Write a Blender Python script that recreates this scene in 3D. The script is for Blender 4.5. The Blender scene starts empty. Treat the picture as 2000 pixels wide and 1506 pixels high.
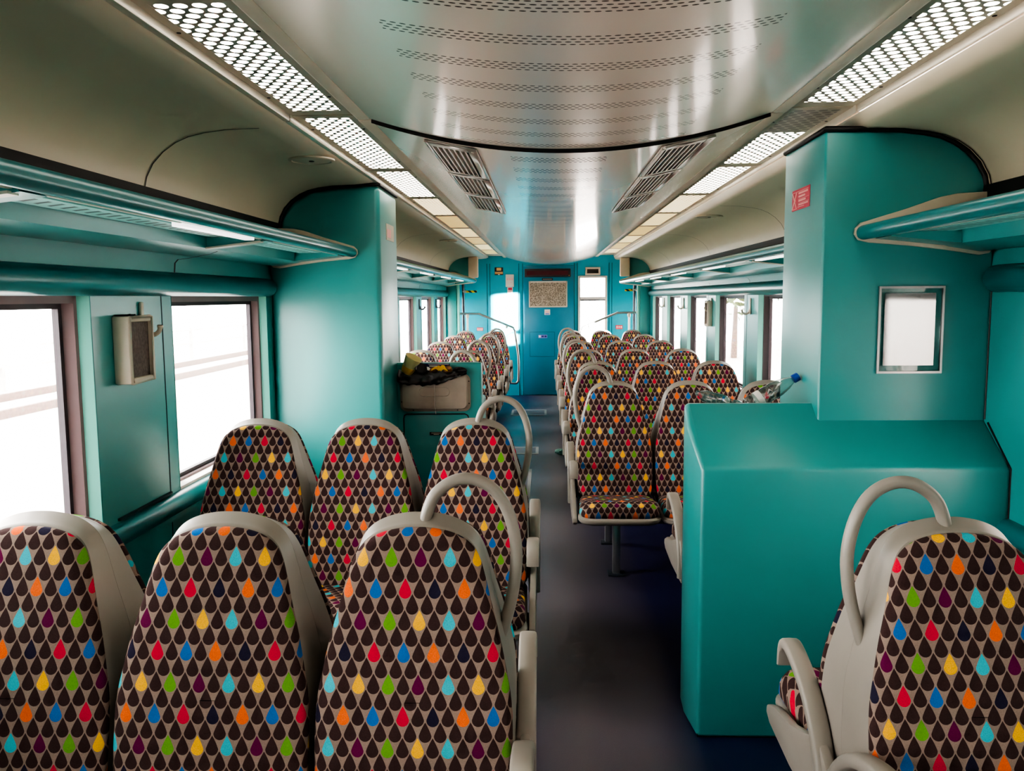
import bpy, bmesh, math, random
from mathutils import Vector, Matrix
rnd = random.Random(7)
D = bpy.data
SC = bpy.context.scene
COL = SC.collection
PI = math.pi

# ------------------------------------------------------------------ materials
def srgb(r, g, b):
    f = lambda c: (c/255/12.92) if c/255 <= .04045 else ((c/255+.055)/1.055)**2.4
    return (f(r), f(g), f(b), 1)

def new_mat(name):
    m = D.materials.new(name); m.use_nodes = True
    nt = m.node_tree
    return m, nt, nt.nodes['Principled BSDF']

def mat(name, col, rough=.5, metal=0, spec=.5, var=.06, vscale=6, bump=0, bscale=200, coat=0, emit=0, ecol=None):
    m, nt, p = new_mat(name)
    p.inputs['Roughness'].default_value = rough
    p.inputs['Metallic'].default_value = metal
    p.inputs['Specular IOR Level'].default_value = spec
    p.inputs['Coat Weight'].default_value = coat
    p.inputs['Coat Roughness'].default_value = .3
    tc = nt.nodes.new('ShaderNodeTexCoord')
    n = nt.nodes.new('ShaderNodeTexNoise'); n.inputs['Scale'].default_value = vscale
    n.inputs['Detail'].default_value = 4
    nt.links.new(tc.outputs['Object'], n.inputs['Vector'])
    r = nt.nodes.new('ShaderNodeValToRGB')
    r.color_ramp.elements[0].position = .3; r.color_ramp.elements[1].position = .7
    r.color_ramp.elements[0].color = (col[0]*(1-var), col[1]*(1-var), col[2]*(1-var), 1)
    r.color_ramp.elements[1].color = (min(1, col[0]*(1+var)), min(1, col[1]*(1+var)), min(1, col[2]*(1+var)), 1)
    nt.links.new(n.outputs['Fac'], r.inputs['Fac'])
    nt.links.new(r.outputs['Color'], p.inputs['Base Color'])
    if bump:
        n2 = nt.nodes.new('ShaderNodeTexNoise'); n2.inputs['Scale'].default_value = bscale
        nt.links.new(tc.outputs['Object'], n2.inputs['Vector'])
        b = nt.nodes.new('ShaderNodeBump'); b.inputs['Strength'].default_value = bump; b.inputs['Distance'].default_value = .002
        nt.links.new(n2.outputs['Fac'], b.inputs['Height']); nt.links.new(b.outputs['Normal'], p.inputs['Normal'])
    if emit:
        p.inputs['Emission Color'].default_value = ecol or col
        p.inputs['Emission Strength'].default_value = emit
    return m

class NB:
    """little helper for math node graphs"""
    def __init__(s, nt): s.nt = nt
    def m(s, op, a, b=None, c=None):
        n = s.nt.nodes.new('ShaderNodeMath'); n.operation = op
        for i, v in enumerate((a, b, c)):
            if v is None: continue
            if isinstance(v, (int, float)): n.inputs[i].default_value = v
            else: s.nt.links.new(v, n.inputs[i])
        return n.outputs[0]
    def mix(s, f, a, b):
        n = s.nt.nodes.new('ShaderNodeMix'); n.data_type = 'RGBA'
        if isinstance(f, (int, float)): n.inputs[0].default_value = f
        else: s.nt.links.new(f, n.inputs[0])
        for i, v in ((6, a), (7, b)):
            if isinstance(v, tuple): n.inputs[i].default_value = v
            else: s.nt.links.new(v, n.inputs[i])
        return n.outputs[2]
    def xyz(s, v):
        n = s.nt.nodes.new('ShaderNodeSeparateXYZ'); s.nt.links.new(v, n.inputs[0]); return n.outputs

def drop_fabric():
    m, nt, p = new_mat('drop_print_moquette')
    q = NB(nt); M = q.m
    uv = nt.nodes.new('ShaderNodeUVMap'); uv.uv_map = 'UVMap'
    U, V, _ = q.xyz(uv.outputs[0])
    oi = nt.nodes.new('ShaderNodeObjectInfo')
    P_ = .0342; C_ = .0342; r = .0144; h = .0295
    o1 = M('MULTIPLY', M('FLOOR', M('MULTIPLY', oi.outputs['Random'], 8)), C_)
    o2 = M('MULTIPLY', M('FLOOR', M('MULTIPLY', M('FRACT', M('MULTIPLY', oi.outputs['Random'], 37.7)), 4)), P_*2)
    U = M('ADD', M('ADD', U, 8*C_*6), M('ADD', o1, .004)); V = M('ADD', M('ADD', V, 8*P_*4), M('ADD', o2, .006))
    res = []
    for d in (0, 1):
        k = M('SUBTRACT', M('FLOOR', M('DIVIDE', V, P_)), d)
        ly = M('SUBTRACT', M('SUBTRACT', V, M('MULTIPLY', k, P_)), r)
        st = M('MULTIPLY', M('MODULO', k, 2), .5)
        us = M('SUBTRACT', M('DIVIDE', U, C_), st)
        mm = M('FLOOR', us)
        lx = M('ABSOLUTE', M('MULTIPLY', M('SUBTRACT', M('SUBTRACT', us, mm), .5), C_))
        t = M('MINIMUM', M('MAXIMUM', M('DIVIDE', ly, h), 0), 1)
        s = M('MINIMUM', ly, 0)
        w = M('SQRT', M('MAXIMUM', M('SUBTRACT', r*r, M('MULTIPLY', s, s)), 0))
        w = M('MULTIPLY', M('MULTIPLY', w, M('SUBTRACT', 1, t)), M('ADD', 1, M('MULTIPLY', t, .3)))
        mask = M('GREATER_THAN', w, lx)
        ke = M('SUBTRACT', 1, M('MODULO', k, 2))
        kh = M('FLOOR', M('DIVIDE', k, 2))
        par = M('SUBTRACT', 1, M('MODULO', M('ADD', mm, kh), 2))
        on = M('GREATER_THAN', M('MULTIPLY', ke, par), .5)
        idx = M('ADD', M('MULTIPLY', M('MODULO', kh, 4), 4), M('MODULO', M('FLOOR', M('DIVIDE', mm, 2)), 4))
        rp = nt.nodes.new('ShaderNodeValToRGB'); cr = rp.color_ramp; cr.interpolation = 'CONSTANT'
        B = (22, 98, 165); Rr = (196, 26, 56); N_ = (40, 36, 56); O = (226, 104, 46)
        Pu = (98, 22, 66); G = (96, 152, 40); Y = (236, 176, 34); C2 = (54, 172, 186)
        seq = [Y, G, Pu, C2,  Rr, B, O, N_,  Pu, G, Y, C2,  B, Rr, N_, O]
        while len(cr.elements) < 16: cr.elements.new(1)
        for i, c in enumerate(seq):
            cr.elements[i].position = i/16; cr.elements[i].color = srgb(*c)
        nt.links.new(M('DIVIDE', M('ADD', idx, .5), 16), rp.inputs[0])
        col = q.mix(on, srgb(62, 44, 43), rp.outputs[0])
        res.append((mask, col))
    base = q.mix(res[0][0], srgb(138, 119, 108), res[0][1])
    base = q.mix(res[1][0], base, res[1][1])
    # woven thread
    tc = nt.nodes.new('ShaderNodeTexCoord')
    n = nt.nodes.new('ShaderNodeTexNoise'); n.inputs['Scale'].default_value = 420
    nt.links.new(tc.outputs['Object'], n.inputs['Vector'])
    hs = nt.nodes.new('ShaderNodeHueSaturation'); nt.links.new(base, hs.inputs['Color'])
    nt.links.new(M('ADD', .72, M('MULTIPLY', n.outputs['Fac'], .55)), hs.inputs['Value'])
    nt.links.new(hs.outputs[0], p.inputs['Base Color'])
    b = nt.nodes.new('ShaderNodeBump'); b.inputs['Strength'].default_value = .35; b.inputs['Distance'].default_value = .001
    nt.links.new(n.outputs['Fac'], b.inputs['Height']); nt.links.new(b.outputs[0], p.inputs['Normal'])
    p.inputs['Roughness'].default_value = .95
    p.inputs['Specular IOR Level'].default_value = .15
    p.inputs['Sheen Weight'].default_value = 0.0
    return m

def glass_mat(name, tint=(1, 1, 1, 1), f=.06, rough=.02):
    m = D.materials.new(name); m.use_nodes = True; nt = m.node_tree; nt.nodes.clear()
    o = nt.nodes.new('ShaderNodeOutputMaterial'); mx = nt.nodes.new('ShaderNodeMixShader')
    t = nt.nodes.new('ShaderNodeBsdfTransparent'); t.inputs[0].default_value = tint
    g = nt.nodes.new('ShaderNodeBsdfGlossy'); g.inputs['Roughness'].default_value = rough
    lw = nt.nodes.new('ShaderNodeLayerWeight'); lw.inputs[0].default_value = .25
    a = nt.nodes.new('ShaderNodeMath'); a.operation = 'MULTIPLY_ADD'; a.inputs[1].default_value = .5; a.inputs[2].default_value = f
    nt.links.new(lw.outputs['Fresnel'], a.inputs[0])
    nt.links.new(a.outputs[0], mx.inputs[0]); nt.links.new(t.outputs[0], mx.inputs[1]); nt.links.new(g.outputs[0], mx.inputs[2])
    nt.links.new(mx.outputs[0], o.inputs[0])
    return m

def perforated_ceiling():
    m, nt, p = new_mat('brushed_ceiling_panel')
    q = NB(nt); M = q.m
    tc = nt.nodes.new('ShaderNodeTexCoord')
    X, Y, Z = q.xyz(tc.outputs['Object'])
    def band(y0, per, y1, xc, xw, rows, rp, dp):
        yy = M('SUBTRACT', Y, y0)
        ly = M('MODULO', M('ADD', yy, per*40), per)
        row = M('FLOOR', M('DIVIDE', ly, rp))
        inrow = M('LESS_THAN', row, rows-.5)
        fy = M('ABSOLUTE', M('SUBTRACT', M('FRACT', M('DIVIDE', ly, rp)), .5))
        xs = M('ADD', M('DIVIDE', M('ADD', X, 9), dp), M('MULTIPLY', M('MODULO', row, 2), .5))
        fx = M('ABSOLUTE', M('SUBTRACT', M('FRACT', xs), .5))
        a = M('LESS_THAN', M('ADD', M('POWER', M('DIVIDE', fx, .34), 2), M('POWER', M('DIVIDE', fy, .2), 2)), 1)
        inx = M('LESS_THAN', M('ABSOLUTE', M('SUBTRACT', X, xc)), xw)
        iny = M('MULTIPLY', M('LESS_THAN', Y, y1), M('GREATER_THAN', Y, y0-6 if y1 < 4 else y0))
        return M('MULTIPLY', M('MULTIPLY', a, inrow), M('MULTIPLY', inx, iny))
    b1 = band(1.812, .2085, 3.12, .075, .425, 4, .0185, .0205)
    b2 = band(3.36, .29, 6.6, .055, .19, 4, .03, .0205)
    mask = M('MAXIMUM', b1, b2)
    n = nt.nodes.new('ShaderNodeTexNoise'); n.inputs['Scale'].default_value = 3
    mp = nt.nodes.new('ShaderNodeMapping'); mp.inputs['Scale'].default_value = (3, .25, 3)
    nt.links.new(tc.outputs['Object'], mp.inputs[0]); nt.links.new(mp.outputs[0], n.inputs['Vector'])
    c0 = q.mix(n.outputs['Fac'], (.86, .74, .64, 1), (.94, .83, .73, 1))
    nt.links.new(q.mix(mask, c0, (.035, .025, .02, 1)), p.inputs['Base Color'])
    p.inputs['Metallic'].default_value = .4
    nt.links.new(M('ADD', .25, M('MULTIPLY', mask, .6)), p.inputs['Roughness'])
    p.inputs['Anisotropic'].default_value = .5
    p.inputs['Coat Weight'].default_value = .45; p.inputs['Coat Roughness'].default_value = .08
    return m

def dot_light(name, strength, col, hole=(.25, .2, .16, 1), lit_from=None):
    """cream plate with staggered round holes; light shines through the holes"""
    m, nt, p = new_mat(name)
    q = NB(nt); M = q.m
    tc = nt.nodes.new('ShaderNodeTexCoord')
    X, Y, Z = q.xyz(tc.outputs['Object'])
    px, py = .0455, .036
    row = M('FLOOR', M('DIVIDE', M('ADD', Y, 9), py))
    lx = M('MULTIPLY', M('SUBTRACT', M('FRACT', M('ADD', M('DIVIDE', M('ADD', X, 9.005), px), M('MULTIPLY', M('MODULO', row, 2), .5))), .5), px)
    ly = M('MULTIPLY', M('SUBTRACT', M('FRACT', M('DIVIDE', M('ADD', Y, 9), py)), .5), py)
    d = M('SQRT', M('ADD', M('MULTIPLY', lx, lx), M('MULTIPLY', ly, ly)))
    k = M('LESS_THAN', d, .0166)
    nt.links.new(q.mix(k, (.5, .44, .37, 1), hole), p.inputs['Base Color'])
    p.inputs['Roughness'].default_value = .4
    p.inputs['Emission Color'].default_value = col
    e = M('MULTIPLY', k, strength)
    if lit_from is not None:
        e = M('MULTIPLY', e, M('GREATER_THAN', Y, lit_from))
    nt.links.new(e, p.inputs['Emission Strength'])
    return m

def slot_panel():
    m, nt, p = new_mat('slotted_teal_panel')
    q = NB(nt); M = q.m
    tc = nt.nodes.new('ShaderNodeTexCoord')
    X, Y, Z = q.xyz(tc.outputs['Object'])
    f = M('ABSOLUTE', M('SUBTRACT', M('FRACT', M('DIVIDE', M('ADD', M('ADD', Y, 9), M('MULTIPLY', X, .6)), .06)), .5))
    g = M('LESS_THAN', M('ABSOLUTE', X), .032)
    k = M('MULTIPLY', M('LESS_THAN', f, .17), g)
    nt.links.new(q.mix(k, srgb(140, 200, 194), srgb(14, 48, 52)), p.inputs['Base Color'])  # panel base paled: light on the rack underside put into the colour
    p.inputs['Roughness'].default_value = .4
    return m

def cork_mat():
    m, nt, p = new_mat('speckled_board')
    tc = nt.nodes.new('ShaderNodeTexCoord'); v = nt.nodes.new('ShaderNodeTexNoise'); v.inputs['Scale'].default_value = 62
    v.inputs['Detail'].default_value = 3
    nt.links.new(tc.outputs['Object'], v.inputs['Vector'])
    r = nt.nodes.new('ShaderNodeValToRGB'); r.color_ramp.elements[0].position = .42; r.color_ramp.elements[1].position = .58
    r.color_ramp.elements[0].color = srgb(104, 94, 82); r.color_ramp.elements[1].color = srgb(168, 156, 140)
    nt.links.new(v.outputs['Fac'], r.inputs[0]); nt.links.new(r.outputs[0], p.inputs['Base Color'])
    p.inputs['Roughness'].default_value = .6
    return m

def floor_mat():
    m, nt, p = new_mat('navy_vinyl_floor')
    q = NB(nt); M = q.m
    tc = nt.nodes.new('ShaderNodeTexCoord')
    n = nt.nodes.new('ShaderNodeTexNoise'); n.inputs['Scale'].default_value = 2.2; n.inputs['Detail'].default_value = 6
    n2 = nt.nodes.new('ShaderNodeTexNoise'); n2.inputs['Scale'].default_value = 260
    mp = nt.nodes.new('ShaderNodeMapping'); mp.inputs['Scale'].default_value = (1.6, .5, 1)
    nt.links.new(tc.outputs['Object'], mp.inputs[0]); nt.links.new(mp.outputs[0], n.inputs['Vector'])
    nt.links.new(tc.outputs['Object'], n2.inputs['Vector'])
    X, Y, Z = q.xyz(tc.outputs['Object'])
    # worn, paler walkway down the aisle, deep blue where nobody treads
    a = M('SUBTRACT', 1, M('MINIMUM', M('DIVIDE', M('ABSOLUTE', M('SUBTRACT', X, .14)), .42), 1))
    f = M('MINIMUM', M('MULTIPLY', M('POWER', a, .6), M('ADD', .35, M('MULTIPLY', n.outputs['Fac'], .9))), 1)
    c = q.mix(f, srgb(30, 32, 72), srgb(104, 96, 97))
    c = q.mix(M('MULTIPLY', n2.outputs['Fac'], .35), c, srgb(20, 22, 40))
    nt.links.new(c, p.inputs['Base Color'])
    nt.links.new(M('ADD', .28, M('MULTIPLY', n.outputs['Fac'], .22)), p.inputs['Roughness'])
    b = nt.nodes.new('ShaderNodeBump'); b.inputs['Strength'].default_value = .25; b.inputs['Distance'].default_value = .001
    nt.links.new(n2.outputs['Fac'], b.inputs['Height']); nt.links.new(b.outputs[0], p.inputs['Normal'])
    return m

def stripe_mat():
    m, nt, p = new_mat('yellow_black_stripes')
    q = NB(nt); M = q.m
    tc = nt.nodes.new('ShaderNodeTexCoord'); X, Y, Z = q.xyz(tc.outputs['Object'])
    k = M('GREATER_THAN', M('FRACT', M('MULTIPLY', M('ADD', M('ADD', X, Z), 9), 11)), .5)
    nt.links.new(q.mix(k, srgb(222, 190, 50), srgb(20, 20, 20)), p.inputs['Base Color'])
    p.inputs['Roughness'].default_value = .4
    return m

TEAL = srgb(45, 140, 138)
MT = dict(
    fabric=drop_fabric(),
    shell=mat('grey_seat_plastic', srgb(142, 135, 126), .42, bump=.08, bscale=900, var=.04),
    teal=mat('teal_paint', TEAL, .4, var=.04, vscale=2.5, coat=.7),
    teal_dark=mat('deep_teal_paint', srgb(16, 108, 112), .28, var=.04, coat=.3),
    teal_light=mat('pale_teal_reveal', srgb(120, 196, 182), .4, var=.03),
    blue=mat('blue_teal_end_wall', srgb(14, 150, 172), .3, var=.05, vscale=1.5, coat=.3),  # light on the end wall put into the colour, brighter than the door
    blue_door=mat('deep_blue_end_door', srgb(8, 116, 142), .3, var=.05, vscale=1.5, coat=.2),
    groove=mat('dark_panel_seam', srgb(8, 48, 54), .6),  # dark joint lines between panels
    cream=mat('cream_ceiling_plastic', srgb(204, 191, 168), .38, var=.03, vscale=2),
    cream_edge=mat('cream_edge_trim', srgb(204, 190, 170), .45),
    rail=mat('pale_metal_rail', srgb(208, 198, 182), .3, metal=.3),
    ceil=perforated_ceiling(),
    black=mat('black_rubber_seal', srgb(22, 17, 18), .55),
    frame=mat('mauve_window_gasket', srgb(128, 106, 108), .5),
    frame_shade=mat('shaded_window_gasket', srgb(52, 40, 42), .5),  # darker copy of the frame colour, shade put into right-hand windows
    frame_dark=mat('dark_window_gasket', srgb(38, 28, 36), .5),
    glass=glass_mat('window_glass', (.97, .97, .97, 1)),
    plexi=glass_mat('clear_acrylic', (.92, .97, .96, 1), .12, .04),
    pet=glass_mat('clear_bottle_plastic', (.80, .90, .89, 1), .22, .16),
    light=dot_light('lit_perforated_plate', 5, (1, .93, .82, 1)),
    light_part=dot_light('half_lit_perforated_plate', 5, (1, .93, .82, 1), lit_from=.43),
    light_warm_dots=dot_light('warm_perforated_plate', 2.2, (1, .80, .48, 1)),
    light_far=mat('yellowed_light_diffuser', (.75, .58, .25, 1), .5, emit=.5, ecol=(1, .70, .26, 1)),
    light_warm=mat('warm_light_diffuser', (.85, .72, .42, 1), .5, emit=.8, ecol=(1, .78, .38, 1)),
    slots=slot_panel(),
    reflection_glow=mat('frosted_lamp_lens', (.9, .88, .85, 1), .2, emit=1.2, ecol=(1, .95, .95, 1)),  # no lamp: glow standing in for window reflections under the racks
    alu=mat('brushed_aluminium', srgb(172, 160, 150), .3, metal=.85, var=.05),
    alu_dark=mat('vent_dark_interior', srgb(54, 42, 36), .6),
    steel=mat('satin_steel_tube', srgb(176, 176, 176), .28, metal=.9),
    steel_dark=mat('dark_steel_tube', srgb(84, 92, 100), .35, metal=.7),
    bin=mat('scuffed_grey_metal', srgb(172, 156, 142), .38, metal=.25, var=.12, vscale=9),
    bag=mat('black_bin_bag', srgb(34, 28, 26), .35, var=.3, vscale=30, bump=.6, bscale=60),
    cup=mat('pale_yellow_card', srgb(214, 200, 142), .6), mustard=mat('mustard_band', srgb(186, 142, 20), .6),
    print_black=mat('black_print', srgb(24, 20, 22), .5), white=mat('white_plastic', srgb(226, 220, 212), .5),
    orange_print=mat('orange_print', srgb(226, 168, 110), .6),
    yellow=mat('yellow_peel', srgb(226, 172, 38), .6), brown=mat('crumpled_brown_paper', srgb(132, 92, 58), .8, var=.35, vscale=40),
    navy=mat('navy_sign', srgb(24, 34, 96), .4), red=mat('red_sticker', srgb(186, 52, 72), .5),
    pink_print=mat('pale_pink_print', srgb(240, 180, 176), .6), lilac=mat('lilac_sticker', srgb(120, 120, 190), .5),
    led=mat('unlit_led_screen', srgb(66, 16, 24), .25), cork=cork_mat(),
    blue_cap=mat('blue_bottle_cap', srgb(20, 66, 150), .4),
    floor=floor_mat(), hatch=mat('pale_floor_hatch_frame', srgb(150, 150, 150), .5), hatch_in=mat('worn_floor_hatch', srgb(88, 90, 104), .5),
    stripes=stripe_mat(), foil=mat('teal_white_packet', srgb(120, 172, 160), .35, metal=.2, var=.5, vscale=60),
    dark_mesh=mat('dark_speckled_insert', srgb(92, 82, 76), .7, var=.4, vscale=90),
    concrete=mat('pale_platform_paving', (.55, .52, .5, 1), .9, var=.1), ballast=mat('track_ballast', (.42, .38, .36, 1), .9, var=.2, vscale=8),
    post=mat('station_post_paint', (.22, .2, .19, 1), .6), building=mat('pale_station_wall', (.62, .52, .48, 1), .9, var=.1),
    bwin=mat('dark_building_window', (.24, .2, .19, 1), .3), leaf=mat('far_tree_leaves', (.09, .12, .05, 1), .9, var=.4), trunk=mat('tree_bark', (.12, .08, .06, 1), .9),
    rust=mat('rusty_rail_steel', (.16, .1, .08, 1), .6),
)

# ------------------------------------------------------------------ mesh helpers
class MB:
    def __init__(s): s.v = []; s.f = []; s.uv = []
    def add(s, verts, faces, uvs=None):
        o = len(s.v); s.v += [tuple(p) for p in verts]; s.f += [tuple(i+o for i in f) for f in faces]
        s.uv += (uvs if uvs else [(0, 0)]*len(verts))
    def box(s, x0, x1, y0, y1, z0, z1):
        s.add([(x0,y0,z0),(x1,y0,z0),(x1,y1,z0),(x0,y1,z0),(x0,y0,z1),(x1,y0,z1),(x1,y1,z1),(x0,y1,z1)],
              [(3,2,1,0),(4,5,6,7),(0,1,5,4),(1,2,6,5),(2,3,7,6),(3,0,4,7)])
        return s
    def prism(s, poly, axis, a, b):
        """extrude a closed polygon along an axis; axis 'y': poly=(x,z); 'x': poly=(y,z); 'z': poly=(x,y)"""
        n = len(poly)
        f = {'y': lambda p, t: (p[0], t, p[1]), 'x': lambda p, t: (t, p[0], p[1]), 'z': lambda p, t: (p[0], p[1], t)}[axis]
        s.add([f(p, a) for p in poly]+[f(p, b) for p in poly],
              [tuple(range(n)), tuple(range(2*n-1, n-1, -1))]+[(i, i+n, (i+1) % n+n, (i+1) % n) for i in range(n)])
        return s
    def strip(s, prof, axis, a, b):
        """open profile extruded (a sheet)"""
        n = len(prof)
        f = {'y': lambda p, t: (p[0], t, p[1]), 'x': lambda p, t: (t, p[0], p[1])}[axis]
        s.add([f(p, a) for p in prof]+[f(p, b) for p in prof], [(i, i+1, i+1+n, i+n) for i in range(n-1)])
        return s
    def tube(s, pts, r, n=12, caps=True, sx=1, up=None):
        """round bar along a polyline; sx flattens it along the frame's second axis"""
        pts = [Vector(p) for p in pts]; rings = []
        t0 = (pts[1]-pts[0]).normalized()
        nrm = Vector(up) if up else (Vector((0,0,1)) if abs(t0.z) < .9 else Vector((1,0,0)))
        for i, p in enumerate(pts):
            t = ((pts[min(i+1, len(pts)-1)]-pts[max(i-1, 0)])).normalized()
            nrm = (nrm-t*nrm.dot(t)).normalized(); bn = t.cross(nrm)
            rr = r[i] if isinstance(r, (list, tuple)) else r
            rings.append([p+nrm*(math.cos(2*PI*k/n)*rr)+bn*(math.sin(2*PI*k/n)*rr*sx) for k in range(n)])
        V = [v for g in rings for v in g]; F = []
        for i in range(len(rings)-1):
            for k in range(n):
                F.append((i*n+k, i*n+(k+1) % n, (i+1)*n+(k+1) % n, (i+1)*n+k))
        if caps: F += [tuple(range(n-1, -1, -1)), tuple((len(rings)-1)*n+k for k in range(n))]
        s.add(V, F); return s
    def lathe(s, prof, n=20, mtx=None):
        """prof: (radius, z)"""
        V = []; F = []
        for r, z in prof:
            for k in range(n):
                a = 2*PI*k/n; v = Vector((r*math.cos(a), r*math.sin(a), z)); V.append(mtx @ v if mtx else v)
        m = len(prof)
        for i in range(m-1):
            for k in range(n): F.append((i*n+k, i*n+(k+1) % n, (i+1)*n+(k+1) % n, (i+1)*n+k))
        F += [tuple(range(n-1, -1, -1)), tuple((m-1)*n+k for k in range(n))]
        s.add(V, F); return s
    def build(s, name, m, parent=None, smooth=35, bevel=0, segs=2, **tags):
        me = D.meshes.new(name); me.from_pydata(s.v, [], s.f); me.update()
        ul = me.uv_layers.new(name='UVMap')
        for l in me.loops: ul.data[l.index].uv = s.uv[l.vertex_index]
        bm = bmesh.new(); bm.from_mesh(me)
        bmesh.ops.remove_doubles(bm, verts=bm.verts, dist=1e-5) if bevel else None
        bmesh.ops.recalc_face_normals(bm, faces=bm.faces)
        if bevel:
            es = [e for e in bm.edges if len(e.link_faces) == 2 and e.calc_face_angle(0) > math.radians(40)]
            bmesh.ops.bevel(bm, geom=es, offset=bevel, segments=segs, profile=.5, affect='EDGES', clamp_overlap=True)
        bm.to_mesh(me); bm.free()
        if smooth:
            me.shade_smooth() if hasattr(me, 'shade_smooth') else None
            try: me.set_sharp_from_angle(angle=math.radians(smooth))
            except Exception: pass
        else:
            for p_ in me.polygons: p_.use_smooth = False
        me.materials.append(MT[m] if isinstance(m, str) else m)
        o = D.objects.new(name, me); COL.objects.link(o)
        if parent: o.parent = parent
        for k, v in tags.items(): o[k] = v
        return o

def box(name, m, x0, x1, y0, y1, z0, z1, parent=None, bevel=0, **t):
    return MB().box(min(x0,x1), max(x0,x1), min(y0,y1), max(y0,y1), min(z0,z1), max(z0,z1)).build(name, m, parent, bevel=bevel, **t)
def thing(name, label, cat, loc=(0,0,0), rz=0, group=None):
    o = D.objects.new(name, None); COL.objects.link(o); o.empty_display_size = .1
    o.location = loc; o.rotation_euler = (0, 0, rz); o['label'] = label; o['category'] = cat
    if group: o['group'] = group
    return o
def tag(o, label, cat, group=None):
    o['label'] = label; o['category'] = cat
    if group: o['group'] = group
    return o
def copy_tree(src, label, group=None):
    r = src.copy(); COL.objects.link(r); r['label'] = label
    if group: r['group'] = group
    for ch in src.children:
        c = ch.copy(); COL.objects.link(c); c.parent = r
        for g in ch.children:
            d = g.copy(); COL.objects.link(d); d.parent = c
    return r
def interp(tab, z):
    tab = sorted(tab)
    if z <= tab[0][0]: return tab[0][1]
    for (a, b), (c, d) in zip(tab, tab[1:]):
        if z <= c: return b+(d-b)*(z-a)/(c-a)
    return tab[-1][1]
def smooth_path(pts, n=6):
    out = []; P = [Vector(p) for p in pts]
    for i in range(len(P)-1):
        p0 = P[max(i-1, 0)]; p1 = P[i]; p2 = P[i+1]; p3 = P[min(i+2, len(P)-1)]
        for k in range(n):
            t = k/n
            out.append(.5*((2*p1)+(p2-p0)*t+(2*p0-5*p1+4*p2-p3)*t*t+(3*p1-p0-3*p2+p3)*t**3))
    out.append(P[-1]); return out

# ------------------------------------------------------------------ seats
HALF = [(.43,.196),(.47,.212),(.52,.219),(.62,.223),(.72,.220),(.79,.208),(.86,.193),(.93,.174),(.99,.159),(1.03,.147),(1.06,.131),(1.082,.105),(1.096,.07),(1.103,.03),(1.104,0)]
def half_outline():
    pts = smooth_path([(w, 0, z) for z, w in HALF], 4)
    return [(max(p.x, 0), p.z) for p in pts]
def outline(off=0, top=0):
    h = half_outline(); full = [(x, z) for x, z in h] + [(-x, z) for x, z in reversed(h[:-1])]
    n = len(full); out = []
    for i, (x, z) in enumerate(full):
        a = full[(i-1) % n]; b = full[(i+1) % n]
        tx, tz = b[0]-a[0], b[1]-a[1]; L = math.hypot(tx, tz) or 1
        out.append((x+tz/L*off, z-tx/L*off+top*max(0, (z-.95)/.15)))
    return out
def yf(z): return -.078-.145*(1.104-z)/.65 - .012*math.sin(max(0, min(1, (z-.45)/.6))*PI)
def lofted(rings, capA=True, capB=True, uvs=None):
    n = len(rings[0]); V = [p for r in rings for p in r]; F = []
    for i in range(len(rings)-1):
        for k in range(n): F.append((i*n+k, i*n+(k+1) % n, (i+1)*n+(k+1) % n, (i+1)*n+k))
    if capA: F.append(tuple(range(n-1, -1, -1)))
    if capB: F.append(tuple((len(rings)-1)*n+k for k in range(n)))
    m = MB(); m.add(V, F, uvs); return m
def backrest():
    rings = []; uv = []
    for off, dy, scale in ((-.002,.034,1),(.004,.026,1),(.004,.014,1),(-.003,.005,1),(-.012,.0,1),(-.03,-.003,1)):
        rings.append([(x, yf(z)+dy, z) for x, z in outline(off, -.007)])
        uv += [(x*(1+ .6*(dy+.003)/.22), z+ (dy+.003)*.6*max(0,(z-1.0)/.1)) for x, z in outline(off, -.007)]
    base = outline(-.03, -.007)
    for sc in (.8, .55, .3, .1):
        ring = []
        for x, z in base:
            zz = .76+(z-.76)*(sc if sc < .8 else .86)
            ring.append((x*sc, yf(zz)-.004-.006*(1-sc), zz))
        rings.append(ring); uv += [(p[0], p[2]) for p in ring]
    return lofted(rings, True, True, uv)
def shell_mesh():
    rings = []
    rings.append([(x, yf(z)+.03, z) for x, z in outline(-.02)])
    rings.append([(x, yf(z)+.029, z) for x, z in outline(-.004)])
    rings.append([(x, yf(z)+.032, z) for x, z in outline(.0015)])
    rings.append([(x, yf(z)+.040, z) for x, z in outline(.002)])
    for t in (.3, .7):
        rings.append([(x, (yf(z)+.040)*(1-t), z) for x, z in outline(.002+.003*t, .014*t)])
    rings.append([(x, -.0003, z) for x, z in outline(.005, .015)])
    return lofted(rings)
def rounded_plan(y0, y1, w0, w1, r, n=6):
    """seat plan: y0 back, y1 front (more negative)"""
    pts = [(w0, y0), (w0+.01, y0-.05)]
    for k in range(n+1):
        a = PI/2*k/n
        pts.append((w1-r+r*math.cos(a), y1+r-r*math.sin(a)))
    return [(x, y) for x, y in pts]+[(-x, y) for x, y in reversed(pts)]
def seat_cushion():
    def top(y): return .452+.045*max(0, min(1, (-y-.2)/.36))
    rings = []; uv = []
    for ins, fz in ((.012, 0), (.0, .25), (.002, .6), (.014, .88), (.035, 1), (.12, 1.04)):
        pl = rounded_plan(-.17-ins*.4, -.605+ins, .205-ins, .226-ins, .075)
        rg = [(x, y, .404+(top(y)-.404)*fz) for x, y in pl]
        rings.append(rg); uv += [(p[0], p[1]*1.0-(.5-p[2])*(.9 if ins < .02 else 0)) for p in rg]
    return lofted(rings, True, True, uv)
def seat_pan():
    rings = []
    for ins, z in ((.05, .365), (.012, .372), (0, .388), (0, .402), (.008, .409)):
        rings.append([(x, y, z) for x, y in rounded_plan(-.03, -.618+ins, .212-ins*.5, .233-ins, .085)])
    return lofted(rings)
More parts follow.
